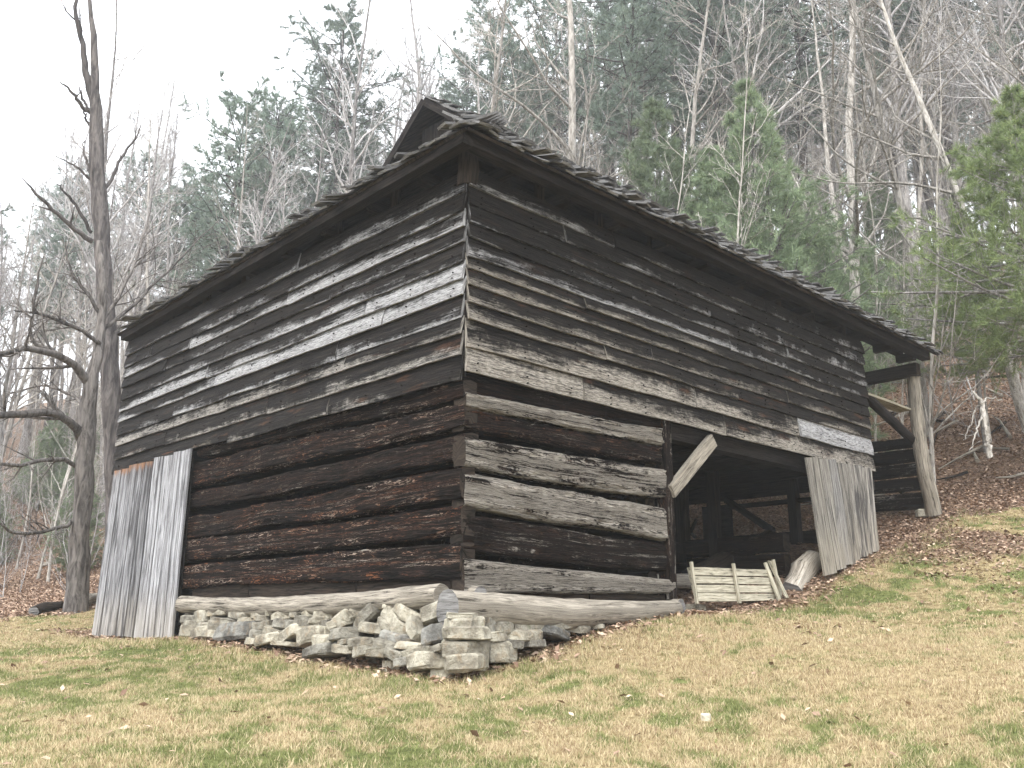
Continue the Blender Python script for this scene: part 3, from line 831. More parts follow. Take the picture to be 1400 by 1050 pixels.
# rake boards
for sgn in (1, -1):
    yb = ny_ - .1
    y_of = (lambda y: y) if sgn == 1 else (lambda y: 2 * RY - y)
    plank('rake_board', (GXp - .03, y_of(yb), EZ + SL * (yb - EY) - .05), (GXp - .03, RY, RZ - .05), (0, SL * sgn * -1, 1), .13, .03, roof, 'dark', seed=7)
# shingles: riven boards, curled and uneven
def shingle(c, along, up, w, L, t, lift, twist, seed):
    along = np.array(along, float); up = np.array(up, float); nn = np.cross(along, up)
    if nn[2] < 0: nn = -nn
    c = np.array(c, float); S = []
    for i in range(3):
        f = i / 2
        o = c + up * L * f
        ww = w / 2 * (1 - .05 * f)
        lf = lift * (1 - f) ** 2
        rag = n1(seed * 1.3, i) * .03 if i == 0 else 0
        S.append([o - along * ww + nn * (lf - twist * (1 - f)) - up * rag, o + along * ww + nn * (lf + twist * (1 - f)) + up * rag,
                  o + along * ww + nn * (lf + t + twist * (1 - f)) + up * rag, o - along * ww + nn * (lf + t - twist * (1 - f)) - up * rag])
    return np.array(S)
def shingle_obj(S):
    return link('shingle', mesh_loft('shingle', S, [0, .25, .5], [0, .15, .17, .32]), roof, M['shingle'])
upR = np.array([0, 1, SL]) / math.hypot(1, SL); upL = np.array([1, 0, SL]) / math.hypot(1, SL)
rest = []
count = 0
def course(org, along, up, length, k, keep, jag=1.0, x_hip=0.0):
    global count
    a = rnd.uniform(-.05, .05) + x_hip
    while a < length:
        w = rnd.uniform(.09, .19)
        lift = .02 + rnd.random() ** 2.5 * .10 * jag
        hang = rnd.uniform(-.06, .06) * jag
        if rnd.random() < .07: hang -= rnd.uniform(.04, .14); lift += .07
        c = np.array(org) + np.array(along) * (a + w / 2) + np.array(up) * (k * .22 - .07 + hang) + np.array([0, 0, .035])
        S = shingle(c, along, up, w - .008, rnd.uniform(.42, .5), rnd.uniform(.014, .026), lift + .012 * 0, rnd.uniform(-.012, .012), rnd.random() * 50)
        if rnd.random() > .03:
            if keep and count < 300: shingle_obj(S); count += 1
            else: rest.append(S)
        a += w
course((EX, EY, EZ), (1, 0, 0), upR, XE - EX, 0, True)
LDIR = np.array([EXF - EX, 8.0 - EY, 0]); LDIR /= np.linalg.norm(LDIR)
plank('eave_plate', (-.29, -.33, 4.695), (-.06, 7.9, 4.695), (0, 0, 1), .125, .12, barn, 'dark', seed=3)
course((EX, EY, EZ), LDIR, upL, XEf - EY, 0, True)
course((EX, EY, EZ), (1, 0, 0), upR, XE - EX, 1, True, x_hip=.17)
course((EX, EY, EZ), LDIR, upL, XEf - EY, 1, True, x_hip=.17)
nc = int((RY - EY) * math.hypot(1, SL) / .22)
for k in range(2, nc):
    hipx = min(k * .22 / math.hypot(1, SL), GXp - EX - .05)
    course((EX, EY, EZ), (1, 0, 0), upR, XE - EX, k, False, x_hip=hipx)
    if k * .22 / math.hypot(1, SL) < GXp - EX - .2: course((EX, EY, EZ), LDIR, upL, 8.0 - EY - hipx * .9, k, False, x_hip=hipx)
V_, F_, U_, n_ = [], [], [], 0
for S in rest:
    v, fl, u = loft(S, np.array([0, .25, .5]), np.array([0, .15, .17, .32]))
    V_.append(v); U_.append(u + [rnd.random() * 40, rnd.random() * 9]); F_ += [f + n_ for f in fl]; n_ += len(v)
o = link('shingle_courses', np_mesh('shingle_courses', np.concatenate(V_), [np.concatenate([f for f in F_])], uv=np.concatenate(U_)), roof, M['shingle'])
o['kind'] = 'stuff'
# cap along the hip and the ridge
for k in range(9):
    f0, f1 = k / 9, (k + 1.25) / 9
    A = np.array([EX, EY, EZ + .07]); B = np.array([GXp, ny_, hipz + .07])
    plank('hip_cap', A + (B - A) * f0, A + (B - A) * min(f1, 1), (1, -1, 0), .17, .02, roof, 'shingle', seed=300 + k, nseg=3)

# ------------------------------------------------------------------ stones
def stone_mesh(w, d, h, seed):
    """split fieldstone: irregular outline, broken edges, flat faces"""
    r = random.Random(seed); n = r.choice((6, 7, 8))
    an = sorted((k + r.uniform(-.32, .32)) * 2 * math.pi / n for k in range(n))
    out = []
    for a in an:
        ca, sa = math.cos(a), math.sin(a); q = (abs(ca) ** 3.2 + abs(sa) ** 3.2) ** (-1 / 3.2)
        q *= r.uniform(.82, 1.06); out.append((ca * q, sa * q))
    V = []; lv = ((-.5, r.uniform(.82, .97)), (-.36, 1.0), (.34, r.uniform(.95, 1.02)), (.5, r.uniform(.80, .96)))
    sh = r.uniform(-.12, .12)
    for zf, sc_ in lv:
        for (a, b_) in out:
            V.append((w / 2 * (a * sc_ * r.uniform(.94, 1.05) + sh * zf), d / 2 * b_ * sc_ * r.uniform(.94, 1.05), h * (zf + r.uniform(-.06, .06))))
    F4 = [(l * n + k, l * n + (k + 1) % n, (l + 1) * n + (k + 1) % n, (l + 1) * n + k) for l in range(3) for k in range(n)]
    V.append((r.uniform(-.1, .1) * w, r.uniform(-.1, .1) * d, h * r.uniform(.46, .54))); V.append((0, 0, -h * .5))
    F3 = [(3 * n + k, 3 * n + (k + 1) % n, 4 * n) for k in range(n)] + [((k + 1) % n, k, 4 * n + 1) for k in range(n)]
    return np_mesh('stone', np.array(V), [np.array(F4), np.array(F3)])

found = empty('stone_foundation', (-.2, 2.5, .05), 'dry laid fieldstone foundation under the left log wall and its corner pier', 'stone wall')
def stone(c, w, d, h, rotz, tilt, seed, tone=1.0, blue=0.0, moss=0.0, parent=found, name='stone'):
    o = link(name, stone_mesh(w, d, h, seed), None, M['stone'])
    o.location = c
    # rotz: heading of the wall direction; tilt about the outward axis
    o.rotation_euler = (rnd.uniform(-.12, .12), 0, 0)
    o.matrix_world = Matrix.Translation(Vector(c)) @ Matrix.Rotation(rotz, 4, 'Z') @ Matrix.Rotation(rnd.uniform(-.12, .12), 4, 'X') @ Matrix.Rotation(tilt, 4, 'Y')
    if parent is not None:
        mw = o.matrix_world.copy(); o.parent = parent
        o.matrix_world = Matrix.Translation(-Vector(parent.location)) @ mw
        loc, rot, sc_ = (Matrix.Translation(-Vector(parent.location)) @ mw).decompose()
        o.location = loc; o.rotation_mode = 'QUATERNION'; o.rotation_quaternion = rot
    o['tone'] = float(tone) * .95; o['blue'] = float(blue) * .55; o['moss'] = float(min(1, moss + .15))
    return o
# measured stones on the left wall: centre px, width, height, tilt deg, tone, blue
SL_ = [(318.6, 864, 56, 21, 4, .75, .9), (273.6, 843, 24, 18, 0, 1, .1), (258.5, 846, 20, 10, 0, .8, .3), (258, 853, 21, 9, 0, .7, 0), (256, 863, 16, 15, 0, 1, 0),
       (271, 866, 20, 15, 10, 1, 0), (277, 856, 15, 11, 0, .8, .2), (291, 858, 19, 16, 0, .85, .1), (284, 868, 16, 10, 0, 1, 0), (288, 837, 18, 11, 0, 1.05, 0),
       (303, 838, 21, 9, 0, .95, 0), (327, 840, 30, 10, -4, .9, .1), (303, 849, 38, 10, -3, .8, .2), (331, 848.5, 25, 9, 0, .95, 0), (353, 840, 20, 11, 8, 1, 0),
       (368, 836, 13, 7, 0, 1, 0), (357, 847, 15, 8, 0, .95, .1), (354, 856, 28, 12, 5, .7, .2), (383, 841, 33, 12, 5, 1.1, 0), (383, 854, 33, 14, -3, .75, .4),
       (408.5, 851, 25, 17, 0, .75, .3), (404, 841, 16, 9, 0, .9, .2), (370, 863, 28, 11, -12, 1.0, 0), (350, 867, 17, 12, 0, .75, .3), (363, 874, 34, 14, 8, 1.15, 0),
       (341, 876, 15, 9, 0, 1, 0), (394, 867, 33, 15, 18, 1.15, 0), (417, 870, 30, 21, 12, 1.1, 0), (421, 838, 20, 10, -5, 1.2, 0), (441, 838, 22, 10, -5, 1.2, 0),
       (433, 850, 20, 9, 5, 1.0, 0), (438.5, 860, 24, 10, -3, 1.25, 0), (441, 851, 18, 8, 4, .7, .3), (440, 876, 22, 18, 0, 1.1, 0), (431, 891, 29, 14, 10, .75, .5),
       (383, 881, 24, 6, 0, 1.1, 0), (467, 847, 30, 20, 20, 1, 0), (501, 842, 38, 17, 33, .75, .3), (487, 837, 18, 12, 0, .95, 0), (504, 860, 40, 14, -5, .95, 0),
       (526, 854, 28, 13, -20, .85, 0), (537, 849, 44, 20, -35, 1.05, 0), (554, 840, 34, 16, -25, 1.25, 0), (534, 830, 13, 7, 0, 1.1, 0), (563, 861, 24, 12, -50, 1.0, .1),
       (589, 839, 46, 20, 14, 1.0, .15), (591, 870, 37, 25, 14, .8, .95), (537, 871, 48, 11, -10, .85, .8), (467, 867, 31, 16, 6, .75, .3), (454, 857, 13, 12, 30, 1.2, 0),
       (444, 863, 14, 12, 0, .9, 0), (466, 886, 31, 10, -2, 1.15, 0), (490, 881, 29, 12, 6, .85, .1), (474, 877, 29, 8, 5, .75, .2), (526, 882, 29, 16, -8, .75, .15),
       (494, 890, 28, 13, 8, .8, .1), (514, 893, 22, 12, 0, .85, 0), (557, 884, 38, 10, -3, 1.25, 0), (538, 894, 29, 13, -15, .85, .2), (567, 892, 32, 10, 10, .85, 0),
       (547, 904, 21, 12, 10, 1.0, .6), (577, 905, 42, 22, 6, 1.1, 0), (600, 889, 20, 11, 10, .9, .1),
       (630, 907, 57, 23, -4, 1.0, 0), (632, 886, 60, 21, 0, .95, .1), (634, 866.5, 58, 18, 0, 1.05, .05), (631, 851.6, 48, 15, 0, 1.05, 0), (628, 841, 38, 8, 2, .9, 0)]
zt_, zb_ = .60, .08
for i, (u, v, w, h, ti, tone, blue) in enumerate(SL_):
    pier = i >= len(SL_) - 5
    p = onx(u, v, -.2)
    out = .12 + .27 * max(0, (.58 - p[2]) / .5) ** 1.2
    if pier: out = .22 + .06 * (len(SL_) - 5 - i + 4) / 4
    p = onx(u, v, -out)
    dist = np.linalg.norm(p - CAM); mpp = (p - CAM) @ _F / FPX
    # foreshortening of the left wall
    dr = ray(u, v); dr = dr / np.linalg.norm(dr)
    fw = math.sqrt(max(.2, 1 - dr[1] ** 2))
    if pier: fw = .9
    W = w * mpp / fw * (1.0 if not pier else .95); H = h * mpp
    c = p + np.array([.10 if not pier else .06, .0, 0])
    if pier: c = p + np.array([.12, .10, 0])
    stone(c, W * 1.12, .32 if not pier else .44, H * 1.06, math.radians(90 if not pier else 45 + 90), math.radians(ti * (1 if not pier else -1)) * (1), 500 + i, tone, blue, .3 if pier else .05)
SR_ = [(669, 853, 24, 22, 0, 1.1, .5, .1), (691, 842, 26, 9, -15, .8, 0, 1), (685, 857, 34, 17, -5, .85, .2, .8), (682, 871, 41, 13, 0, 1.0, 0, .1), (704, 879, 21, 11, 5, .7, .4, 0),
       (689, 891, 44, 28, 0, .95, 0, .1), (722, 855, 44, 13, 0, 1, .2, .3), (724, 868, 56, 15, 0, 1.05, 0, .3), (734, 881, 29, 10, 0, .8, .4, 0),
       (767, 854, 46, 13, -6, .9, .1, .3), (765, 866, 43, 13, 14, .45, 1, 0), (797, 859, 26, 10, 0, .95, 0, .2), (821, 858, 16, 7, 0, 1, 0, .1)]
for i, (u, v, w, h, ti, tone, blue, moss) in enumerate(SR_):
    p = ony(u, v, -.22 if v > 860 else -.16)
    dr = ray(u, v); dr /= np.linalg.norm(dr)
    fw = math.sqrt(max(.2, 1 - dr[0] ** 2)); mpp = (p - CAM) @ _F / FPX
    stone(p + np.array([0, .10, 0]), w * mpp / fw * 1.1, .30, h * mpp * 1.06, 0.0, math.radians(ti), 700 + i, tone, blue, moss)
# second layer behind, filling the gaps
k = 0
for y in np.arange(.25, 5.15, .30):
    for zz in (.08, .21, .34, .45):
        k += 1
        stone((.10 - .12 * (0.5 - zz), y + rnd.uniform(-.08, .08), zz + .03), rnd.uniform(.26, .4), .26, rnd.uniform(.12, .16), math.pi / 2, rnd.uniform(-.15, .15), 900 + k, rnd.uniform(.55, .9), rnd.uniform(0, .5))
for x in np.arange(.3, 2.4, .33):
    for zz in (.16, .29, .40):
        if zz < hz(x, -.1) - .05: continue
        k += 1
        stone((x, .12, zz), rnd.uniform(.28, .4), .26, .15, 0, rnd.uniform(-.1, .1), 900 + k, rnd.uniform(.6, .9), rnd.uniform(0, .4))
def loose(u, v, w, h, tone, blue, label, seed, moss=0.0, dep=None):
    d = ray(u, v); t = 4.0
    while t < 60:
        p = CAM + d * t
        if p[2] < hz(p[0], p[1]): break
        t += .03
    mpp = (p - CAM) @ _F / FPX
    o = stone((p[0], p[1], p[2] + h * mpp * .55), w * mpp, w * mpp * .7, h * mpp * 1.2, rnd.uniform(-.5, .5) - .75, 0, seed, tone, blue, moss, parent=None, name='loose_stone')
    tag(o, label, 'stone')
loose(534, 918, 26, 13, 1.75, .1, 'small white stone lying loose on the grass before the corner pier', 801)
loose(604, 927, 32, 12, 1.25, 0, 'flat cream stone flush in the grass at the foot of the corner pier', 802)
loose(948, 836, 36, 8, 1.05, .1, 'flat greenish stone on the ground beside the bay jamb', 803, .6)
loose(1266, 707, 30, 9, 1.0, .2, 'flat footing stone under the leaning porch post', 804)
loose(966, 986, 14, 9, 1.5, 0, 'tiny pale stone in the lawn below the bay', 805)
loose(590, 912, 18, 6, .9, .1, 'thin tan stone chip beside the white stone', 806)

# ------------------------------------------------------------------ things in the bay
crate = empty('board_gate', tuple(ony(1005, 823, .15)), 'low pale board gate propped on the ground inside the open bay', 'gate')
def rel(o, parent):
    o.location = -Vector(parent.location)
A0, A1 = ony(950, 823, .10), ony(1066, 822, .12)
dirx = (A1 - A0); dirx /= np.linalg.norm(dirx)
hh_ = ony(950, 775, .15)[2] - A0[2]
for r_ in range(4):
    z0 = r_ * hh_ / 4
    q0 = A0 + np.array([0, .02 * r_, z0 + hh_ / 8]); q1 = A1 + np.array([-.02 * r_, .02 * r_, z0 + hh_ / 8])
    rel(plank('board', q0, q1, (0, .25, 1), hh_ / 4 - .012, .02, crate, 'crate', seed=330 + r_, nseg=8, ragged=.02), crate)
for f in (.0, .47, 1.0):
    q = A0 + (A1 - A0) * f + np.array([0, -.03, 0])
    rel(plank('batten', q + [0, 0, -.02], q + [0.0 if f < 1 else -.05, .06, hh_ + (.05 if f != 1 else .12)], (1, 0, 0), .045, .025, crate, 'crate', seed=340 + int(f * 10), nseg=4), crate)
for i_, (u0, v0, u1, v1) in enumerate(((1052, 768, 1076, 818), (1046, 770, 1066, 822))):
    q0, q1 = ony(u0, v0, .22), ony(u1, v1, -.02 + .05 * i_)
    o = plank('slat', q1, q0, (1, 0, 0), .06, .02, None, 'crate', seed=350 + i_, nseg=6, ragged=.02)
    tag(o, ('pale broken slat leaning on the end of the board gate', 'thinner pale slat tucked behind the leaning broken slat')[i_], 'slat')
c0, c1 = ony(1082, 800, .15), ony(1112, 765, .35)
o = tube_path('split_log', [c0 + [0, 0, -.12], (c0 + c1) / 2, c1], [.17, .165, .15], None, 'palew', 7, 51, .22, True)
tag(o, 'weathered split log butt leaning on the bay floor beside the pale planks', 'log')
o = tube_path('stored_log', [(5.2, 1.3, 1.02), (7.9, 1.7, 1.75)], [.16, .14], None, 'brown', 10, 52, .10)
tag(o, 'dark log lying across the floor deep inside the bay', 'log')
o = tube_path('stored_log', [(3.9, 1.6, .95), (5.0, 1.2, .98)], [.09, .10], None, 'grey', 10, 53, .10)
tag(o, 'short grey round log resting behind the board gate', 'log')

# ------------------------------------------------------------------ trees: batch tubes
def tubes(P, R, sides):
    """P (K,n,3), R (K,n) -> V, F"""
    K, n = P.shape[:2]
    T = np.gradient(P, axis=1); T /= np.linalg.norm(T, axis=2, keepdims=True) + 1e-9
    ref = np.where(np.abs(T[:, :1, 2:3]) < .8, np.array([0, 0, 1.0]), np.array([1.0, 0, 0]))
    A = np.cross(T, np.broadcast_to(ref, T.shape)); A /= np.linalg.norm(A, axis=2, keepdims=True) + 1e-9
    B = np.cross(T, A)
    q = np.arange(sides) / sides * 2 * np.pi
    V = P[:, :, None] + (A[:, :, None] * np.cos(q)[None, None, :, None] + B[:, :, None] * np.sin(q)[None, None, :, None]) * R[:, :, None, None]
    idx = np.arange(K * n * sides).reshape(K, n, sides); nx_ = np.roll(idx, -1, 2)
    F = np.stack([idx[:, :-1], nx_[:, :-1], nx_[:, 1:], idx[:, 1:]], -1).reshape(-1, 4)
    return V.reshape(-1, 3), F

def join(parts):
    V, F, n = [], [], 0
    for v, f in parts:
        V.append(v); F.append(f + n); n += len(v)
    return np.concatenate(V), np.concatenate(F)

def grow(start, d, L, npt, trop, jit, r, g):
    """start (K,3), d (K,3) unit, L (K)"""
    K = len(start); P = np.zeros((K, npt, 3)); P[:, 0] = start; d = d.copy()
    for i in range(1, npt):
        d = d + np.array([0, 0, 1.0]) * trop + g.normal(0, jit, (K, 3))
        d /= np.linalg.norm(d, axis=1, keepdims=True)
        P[:, i] = P[:, i - 1] + d * (L / (npt - 1))[:, None]
    return P

def spawn(P, R, per, tmin, tmax, Lf, ang, npt, trop, jit, g, rf=.55, pw=1.0, minr=.004, Lmode=None):
    K, n = P.shape[:2]
    pid = np.repeat(np.arange(K), per); t = g.uniform(tmin, tmax, len(pid)) ** pw
    x = t * (n - 1); i = np.minimum(x.astype(int), n - 2); f = (x - i)[:, None]
    st = P[pid, i] * (1 - f) + P[pid, i + 1] * f
    tg = P[pid, i + 1] - P[pid, i]; tg /= np.linalg.norm(tg, axis=1, keepdims=True)
    rr = R[pid, i] * (1 - f[:, 0]) + R[pid, i + 1] * f[:, 0]
    rv = g.normal(0, 1, (len(pid), 3)); pr = rv - tg * (rv * tg).sum(1, keepdims=True); pr /= np.linalg.norm(pr, axis=1, keepdims=True)
    a = np.radians(g.normal(ang, 10, len(pid)))[:, None]
    d = tg * np.cos(a) + pr * np.sin(a)
    plen = np.linalg.norm(np.diff(P, axis=1), axis=2).sum(1)[pid]
    L = plen * Lf * (1.15 - t * .8) * g.uniform(.6, 1.25, len(pid))
    C = grow(st, d, L, npt, trop, jit, None, g)
    r0 = np.maximum(rr * rf, minr)
    Rc = r0[:, None] * np.linspace(1, .25, npt)[None]
    return C, np.maximum(Rc, minr * .6)

def bare_tree(seed, H, r0, nb=22, tlo=.35, Lf=.32, ang=48, lean=.02, sub=6, tw=4, minr=.006, multi=1):
    g = np.random.default_rng(seed)
    d0 = np.array([[g.normal(0, lean), g.normal(0, lean), 1.0]]); d0 /= np.linalg.norm(d0)
    T = grow(np.array([[0, 0, -.3]]), d0, np.array([H + .3]), 22, .03, .035, None, g)
    R = (r0 * (1 - np.linspace(0, 1, 22) ** .9 * .93))[None]; R[0, 0] *= 1.35; R[0, 1] *= 1.08
    b1, rb1 = spawn(T, R, nb, tlo, .98, Lf, ang, 9, .06, .11, g, .5, minr=minr * 1.6)
    b2, rb2 = spawn(b1, rb1, sub, .15, .98, .5, 42, 6, .05, .13, g, .55, minr=minr * 1.1)
    b3, rb3 = spawn(b2, rb2, tw, .15, 1.0, .55, 38, 4, .04, .12, g, .6, minr=minr)
    trunk = tubes(T, R, 9)
    crown = join([tubes(b1, rb1, 5), tubes(b2, rb2, 3), tubes(b3, rb3, 3)])
    return trunk, crown

def needles(base, dirs, n, L, w, g, spread=.75):
    """tufts: n thin triangles each"""
    K = len(base); b = np.repeat(base, n, 0); d = np.repeat(dirs, n, 0) + g.normal(0, spread, (K * n, 3))
    d /= np.linalg.norm(d, axis=1, keepdims=True)
    s = np.cross(d, g.normal(0, 1, d.shape)); s /= np.linalg.norm(s, axis=1, keepdims=True)
    l = L * g.uniform(.6, 1.15, K * n)[:, None]
    V = np.stack([b - s * w / 2, b + s * w / 2, b + d * l], 1).reshape(-1, 3)
    F = np.arange(K * n * 3).reshape(-1, 3)
    t = np.repeat(g.uniform(0, 1, K), n) * .6 + g.uniform(0, .4, K * n)
    return V, F, np.repeat(t, 3)

def pine_tree(seed, H, r0, crown_lo, rad, whorl, per, sub, tuft, nn, nl, nw, shape='cone', gap=0.0, up=.12, droop=.0):
    g = np.random.default_rng(seed)
    T = grow(np.array([[0, 0, -.3]]), np.array([[g.normal(0, .015), g.normal(0, .015), 1.0]]), np.array([H + .3]), 20, .03, .012, None, g)
    R = (r0 * (1 - np.linspace(0, 1, 20) * .93))[None]; R[0, 0] *= 1.3
    zs = np.arange(crown_lo * H, H * .985, whorl)
    st, dr, Ls = [], [], []
    for z in zs:
        f = (z - crown_lo * H) / (H * (1 - crown_lo))
        if shape == 'cone': rr = rad * (1 - f) ** 1.05 * min(1, .55 + f * 2.2) * g.uniform(.8, 1.12) + .06
        else: rr = rad * (math.sin(math.pi * min(1, .12 + .85 * f)) ** .6) * g.uniform(.45, 1.15)
        a0 = g.uniform(0, 6.28)
        for k_ in range(per):
            if g.random() < gap: continue
            a = a0 + k_ * 2 * math.pi / per + g.normal(0, .2); e = up + .35 * f + g.normal(0, .1) - droop
            zz_ = z + g.normal(0, .06 * whorl)
            i = min(int((zz_ + .3) / (H + .3) * 19), 18); ff = (zz_ + .3) / (H + .3) * 19 - i
            p = T[0, i] * (1 - ff) + T[0, i + 1] * ff
            st.append(p); dr.append([math.cos(a) * math.cos(e), math.sin(a) * math.cos(e), math.sin(e)]); Ls.append(rr * g.uniform(.6, 1.25))
    st = np.array(st); dr = np.array(dr); Ls = np.array(Ls)
    b1 = grow(st, dr, Ls, 6, .03 - droop * .1, .05, None, g)
    rb1 = np.clip(Ls * .016, .007, .05)[:, None] * np.linspace(1, .3, 6)[None]
    b2, rb2 = spawn(b1, rb1, sub, .25, 1.0, .42, 50, 4, .01, .06, g, .5, minr=.004)
    kp = g.random(len(b2)) < np.repeat(np.clip(Ls / (rad * .38), .2, 1.0), sub)
    b2, rb2 = b2[kp], rb2[kp]
    ends = []
    for f in np.linspace(.35, 1, tuft):
        x = f * 3; i = min(int(x), 2); ff = x - i
        p = b2[:, i] * (1 - ff) + b2[:, i + 1] * ff; dd = b2[:, i + 1] - b2[:, i]; dd /= np.linalg.norm(dd, axis=1, keepdims=True)
        ends.append((p, dd))
    for f in np.linspace(.55, 1, 3):
        x = f * 5; i = min(int(x), 4); ff = x - i
        p = b1[:, i] * (1 - ff) + b1[:, i + 1] * ff; dd = b1[:, i + 1] - b1[:, i]; dd /= np.linalg.norm(dd, axis=1, keepdims=True)
        ends.append((p, dd))
    bp = np.concatenate([e[0] for e in ends]); bd = np.concatenate([e[1] for e in ends]) + np.array([0, 0, .25])
    nv = needles(bp, bd, nn, nl, nw, g)
    return tubes(T, R, 8), join([tubes(b1, rb1, 4), tubes(b2, rb2, 3)]), nv

class Proto:
    pass
def mk_bare(name, seed, trunkmat, twigmat, **kw):
    p = Proto(); p.name = name; p.H = kw['H']
    (tv, tf), (cv, cf) = bare_tree(seed, **kw)
    p.parts = [('trunk', np_mesh('trunk', tv, tf, smooth=True), M[trunkmat]), ('crown', np_mesh('crown', cv, cf, smooth=True), M[twigmat])]
    return p
def mk_pine(name, seed, trunkmat, nmat, **kw):
    p = Proto(); p.name = name; p.H = kw['H']
    (tv, tf), (bv, bf), (nv, nf, tint) = pine_tree(seed, **kw)
    p.parts = [('trunk', np_mesh('trunk', tv, tf, smooth=True), M[trunkmat]), ('branches', np_mesh('branches', bv, bf, smooth=True), M[trunkmat]),
               ('crown', np_mesh('crown', nv, nf, attrs={'tint': tint}), M[nmat])]
    return p
for p in []: pass
def plant(p, x, y, s, label, cat, group, rz=None, z=None, lean=(0, 0), sz=1.0):
    e = empty(p.name, (x, y, hz(x, y) if z is None else z), label, cat, group)
    e.rotation_euler = (lean[0], lean[1], rnd.uniform(0, 6.28) if rz is None else rz)
    e.scale = (s, s, s * sz)
    for nm, me, mt in p.parts:
        o = bpy.data.objects.new(nm, me)
        if not me.materials: me.materials.append(mt)
        COL.objects.link(o); o.parent = e
    return e

tallA = [mk_bare('bare_tree', 10 + i, 'bark', 'bark_twig', H=17.0 + 2 * i, r0=.17 + .02 * i, nb=30, tlo=.34, Lf=.24, ang=42, sub=7, tw=4, minr=.010) for i in range(5)]
paleA = [mk_bare('pale_bare_tree', 30 + i, 'bark_pale', 'bark_pale', H=13.0 + 3 * i, r0=.10 + .03 * i, nb=24, tlo=.22, Lf=.26, ang=50, sub=6, tw=4, minr=.008, lean=.05) for i in range(3)]
sapl = [mk_bare('sapling', 50 + i, 'bark_pale', 'bark_pale', H=7.5 + i, r0=.040, nb=20, tlo=.12, Lf=.26, ang=38, sub=5, tw=3, minr=.0045, lean=.06) for i in range(4)]
brush = [mk_bare('brush', 70 + i, 'bark_twig', 'bark_twig', H=3.2, r0=.022, nb=14, tlo=.06, Lf=.5, ang=45, sub=5, tw=3, minr=.003, lean=.2) for i in range(2)]
pineF = [mk_pine('pine_tree', 90 + i, 'bark_dark', 'needle_far', H=20.0, r0=.20, crown_lo=(.42, .52, .35, .46)[i], rad=3.3, whorl=.50, per=5, sub=9, tuft=5, nn=10, nl=.27, nw=.034, shape='tuft', gap=.16) for i in range(4)]
pineH = [mk_pine('young_pine', 130 + i, 'bark', 'needle_olive', H=8.5, r0=.10, crown_lo=.33, rad=3.1, whorl=.32, per=7, sub=13, tuft=7, nn=10, nl=.17, nw=.012, shape='cone', gap=.03) for i in range(2)]
pineN = [mk_pine('young_pine', 110 + i, 'bark', 'needle', H=8.5, r0=.10, crown_lo=.05, rad=3.3, whorl=.32, per=7, sub=13, tuft=7, nn=10, nl=.17, nw=.012, shape='cone', gap=.03) for i in range(3)]

def hdg_pos(u, dist, v=700):
    p = atd(u, v, dist); return p[0], p[1]
def spot(p, u, vtop, dist, label, cat, group, lean=(0, 0), rz=None, uvref=500, sxy=None):
    # stands where column u of the photograph meets the slope at this distance; its height follows from the top seen there
    x, y = hdg_pos(u, dist, uvref)
    top = atd(u, vtop, dist)[2]; z = hz(x, y)
    s = max(.25, (top - z) / p.H)
    e = plant(p, x, y, s, label, cat, group, rz=rz, z=z - .05, lean=lean)
    if sxy: e.scale = (sxy, sxy, s)
    return e
GF = 'bare trees on the wooded hillside'; GP = 'pines on the wooded hillside'; GS = 'pale saplings at the wood edge'
# landmark trees
spot(pineN[0], 1055, 95, 20, 'broad young green pine rising behind the middle of the right roof slope', 'pine', GP, uvref=300)
spot(pineN[1], 915, 130, 23, 'young bluish green pine behind the right roof slope, beside the broader green one', 'pine', GP, uvref=300)
spot(pineF[1], 860, -60, 30, 'full dark pine crown against the sky over the upper right roof', 'pine', GP, uvref=250)
spot(pineF[3], 975, -90, 31, 'full pine crown high above the straight white sapling', 'pine', GP, uvref=250)
spot(pineF[0], 1040, -70, 35, 'tall pine crown filling the gap above the broad young pine', 'pine', GP, uvref=250)
spot(pineF[2], 720, 60, 37, 'bushy hazy pine just right of the gable peak', 'pine', GP, uvref=250)
spot(pineN[2], 985, 190, 22, 'soft green pine filling the gap between the bluish and the broad one', 'pine', GP, uvref=300)
spot(pineH[0], 1400, 110, 17.5, 'large olive green pine at the right edge above the leaf slope', 'pine', GP, uvref=350)
spot(pineH[1], 1315, 290, 20.5, 'smaller bushy green pine next to the porch roof tip', 'pine', GP, rz=2.1, uvref=350)
spot(pineN[1], 1130, 330, 25, 'half hidden young pine between the broad pine and the porch', 'pine', GP, rz=4.0, uvref=300)
spot(pineF[0], 470, 15, 42, 'slender tall pine with a ragged top standing highest over the left eave', 'pine', GP, uvref=250)
spot(pineF[1], 432, 95, 44, 'pine with layered green boughs just left of the tallest skyline pine', 'pine', GP, uvref=250)
spot(pineF[2], 305, 125, 38, 'flat topped pine leaning over the middle of the left roof', 'pine', GP, uvref=250)
spot(pineF[3], 378, 150, 40, 'pine with a bent forked top between two skyline pines', 'pine', GP, uvref=250)
spot(pineF[1], 770, -30, 40, 'dense dark pine behind the gable peak against the white sky', 'pine', GP, uvref=250)
spot(pineF[0], 918, -260, 34, 'thick trunked dark pine rising out of the picture above the roof', 'pine', GP, uvref=250)
spot(pineF[2], 1085, -300, 36, 'paired dark pine trunk high above the broad young pine', 'pine', GP, uvref=250)
spot(pineF[3], 1002, -200, 38, 'reddish pine trunk between the two thick dark pines', 'pine', GP, uvref=250)
spot(pineF[2], 620, 70, 46, 'hazy pine clump behind the gable peak, beside the forked bare tree', 'pine', GP, uvref=250)
spot(pineF[3], 90, 300, 48, 'hazy dark pine behind the big dead tree at the left', 'pine', GP, uvref=400)
spot(pineF[0], 225, 250, 46, 'hazy pine just right of the tall dead tree trunk', 'pine', GP, uvref=400)
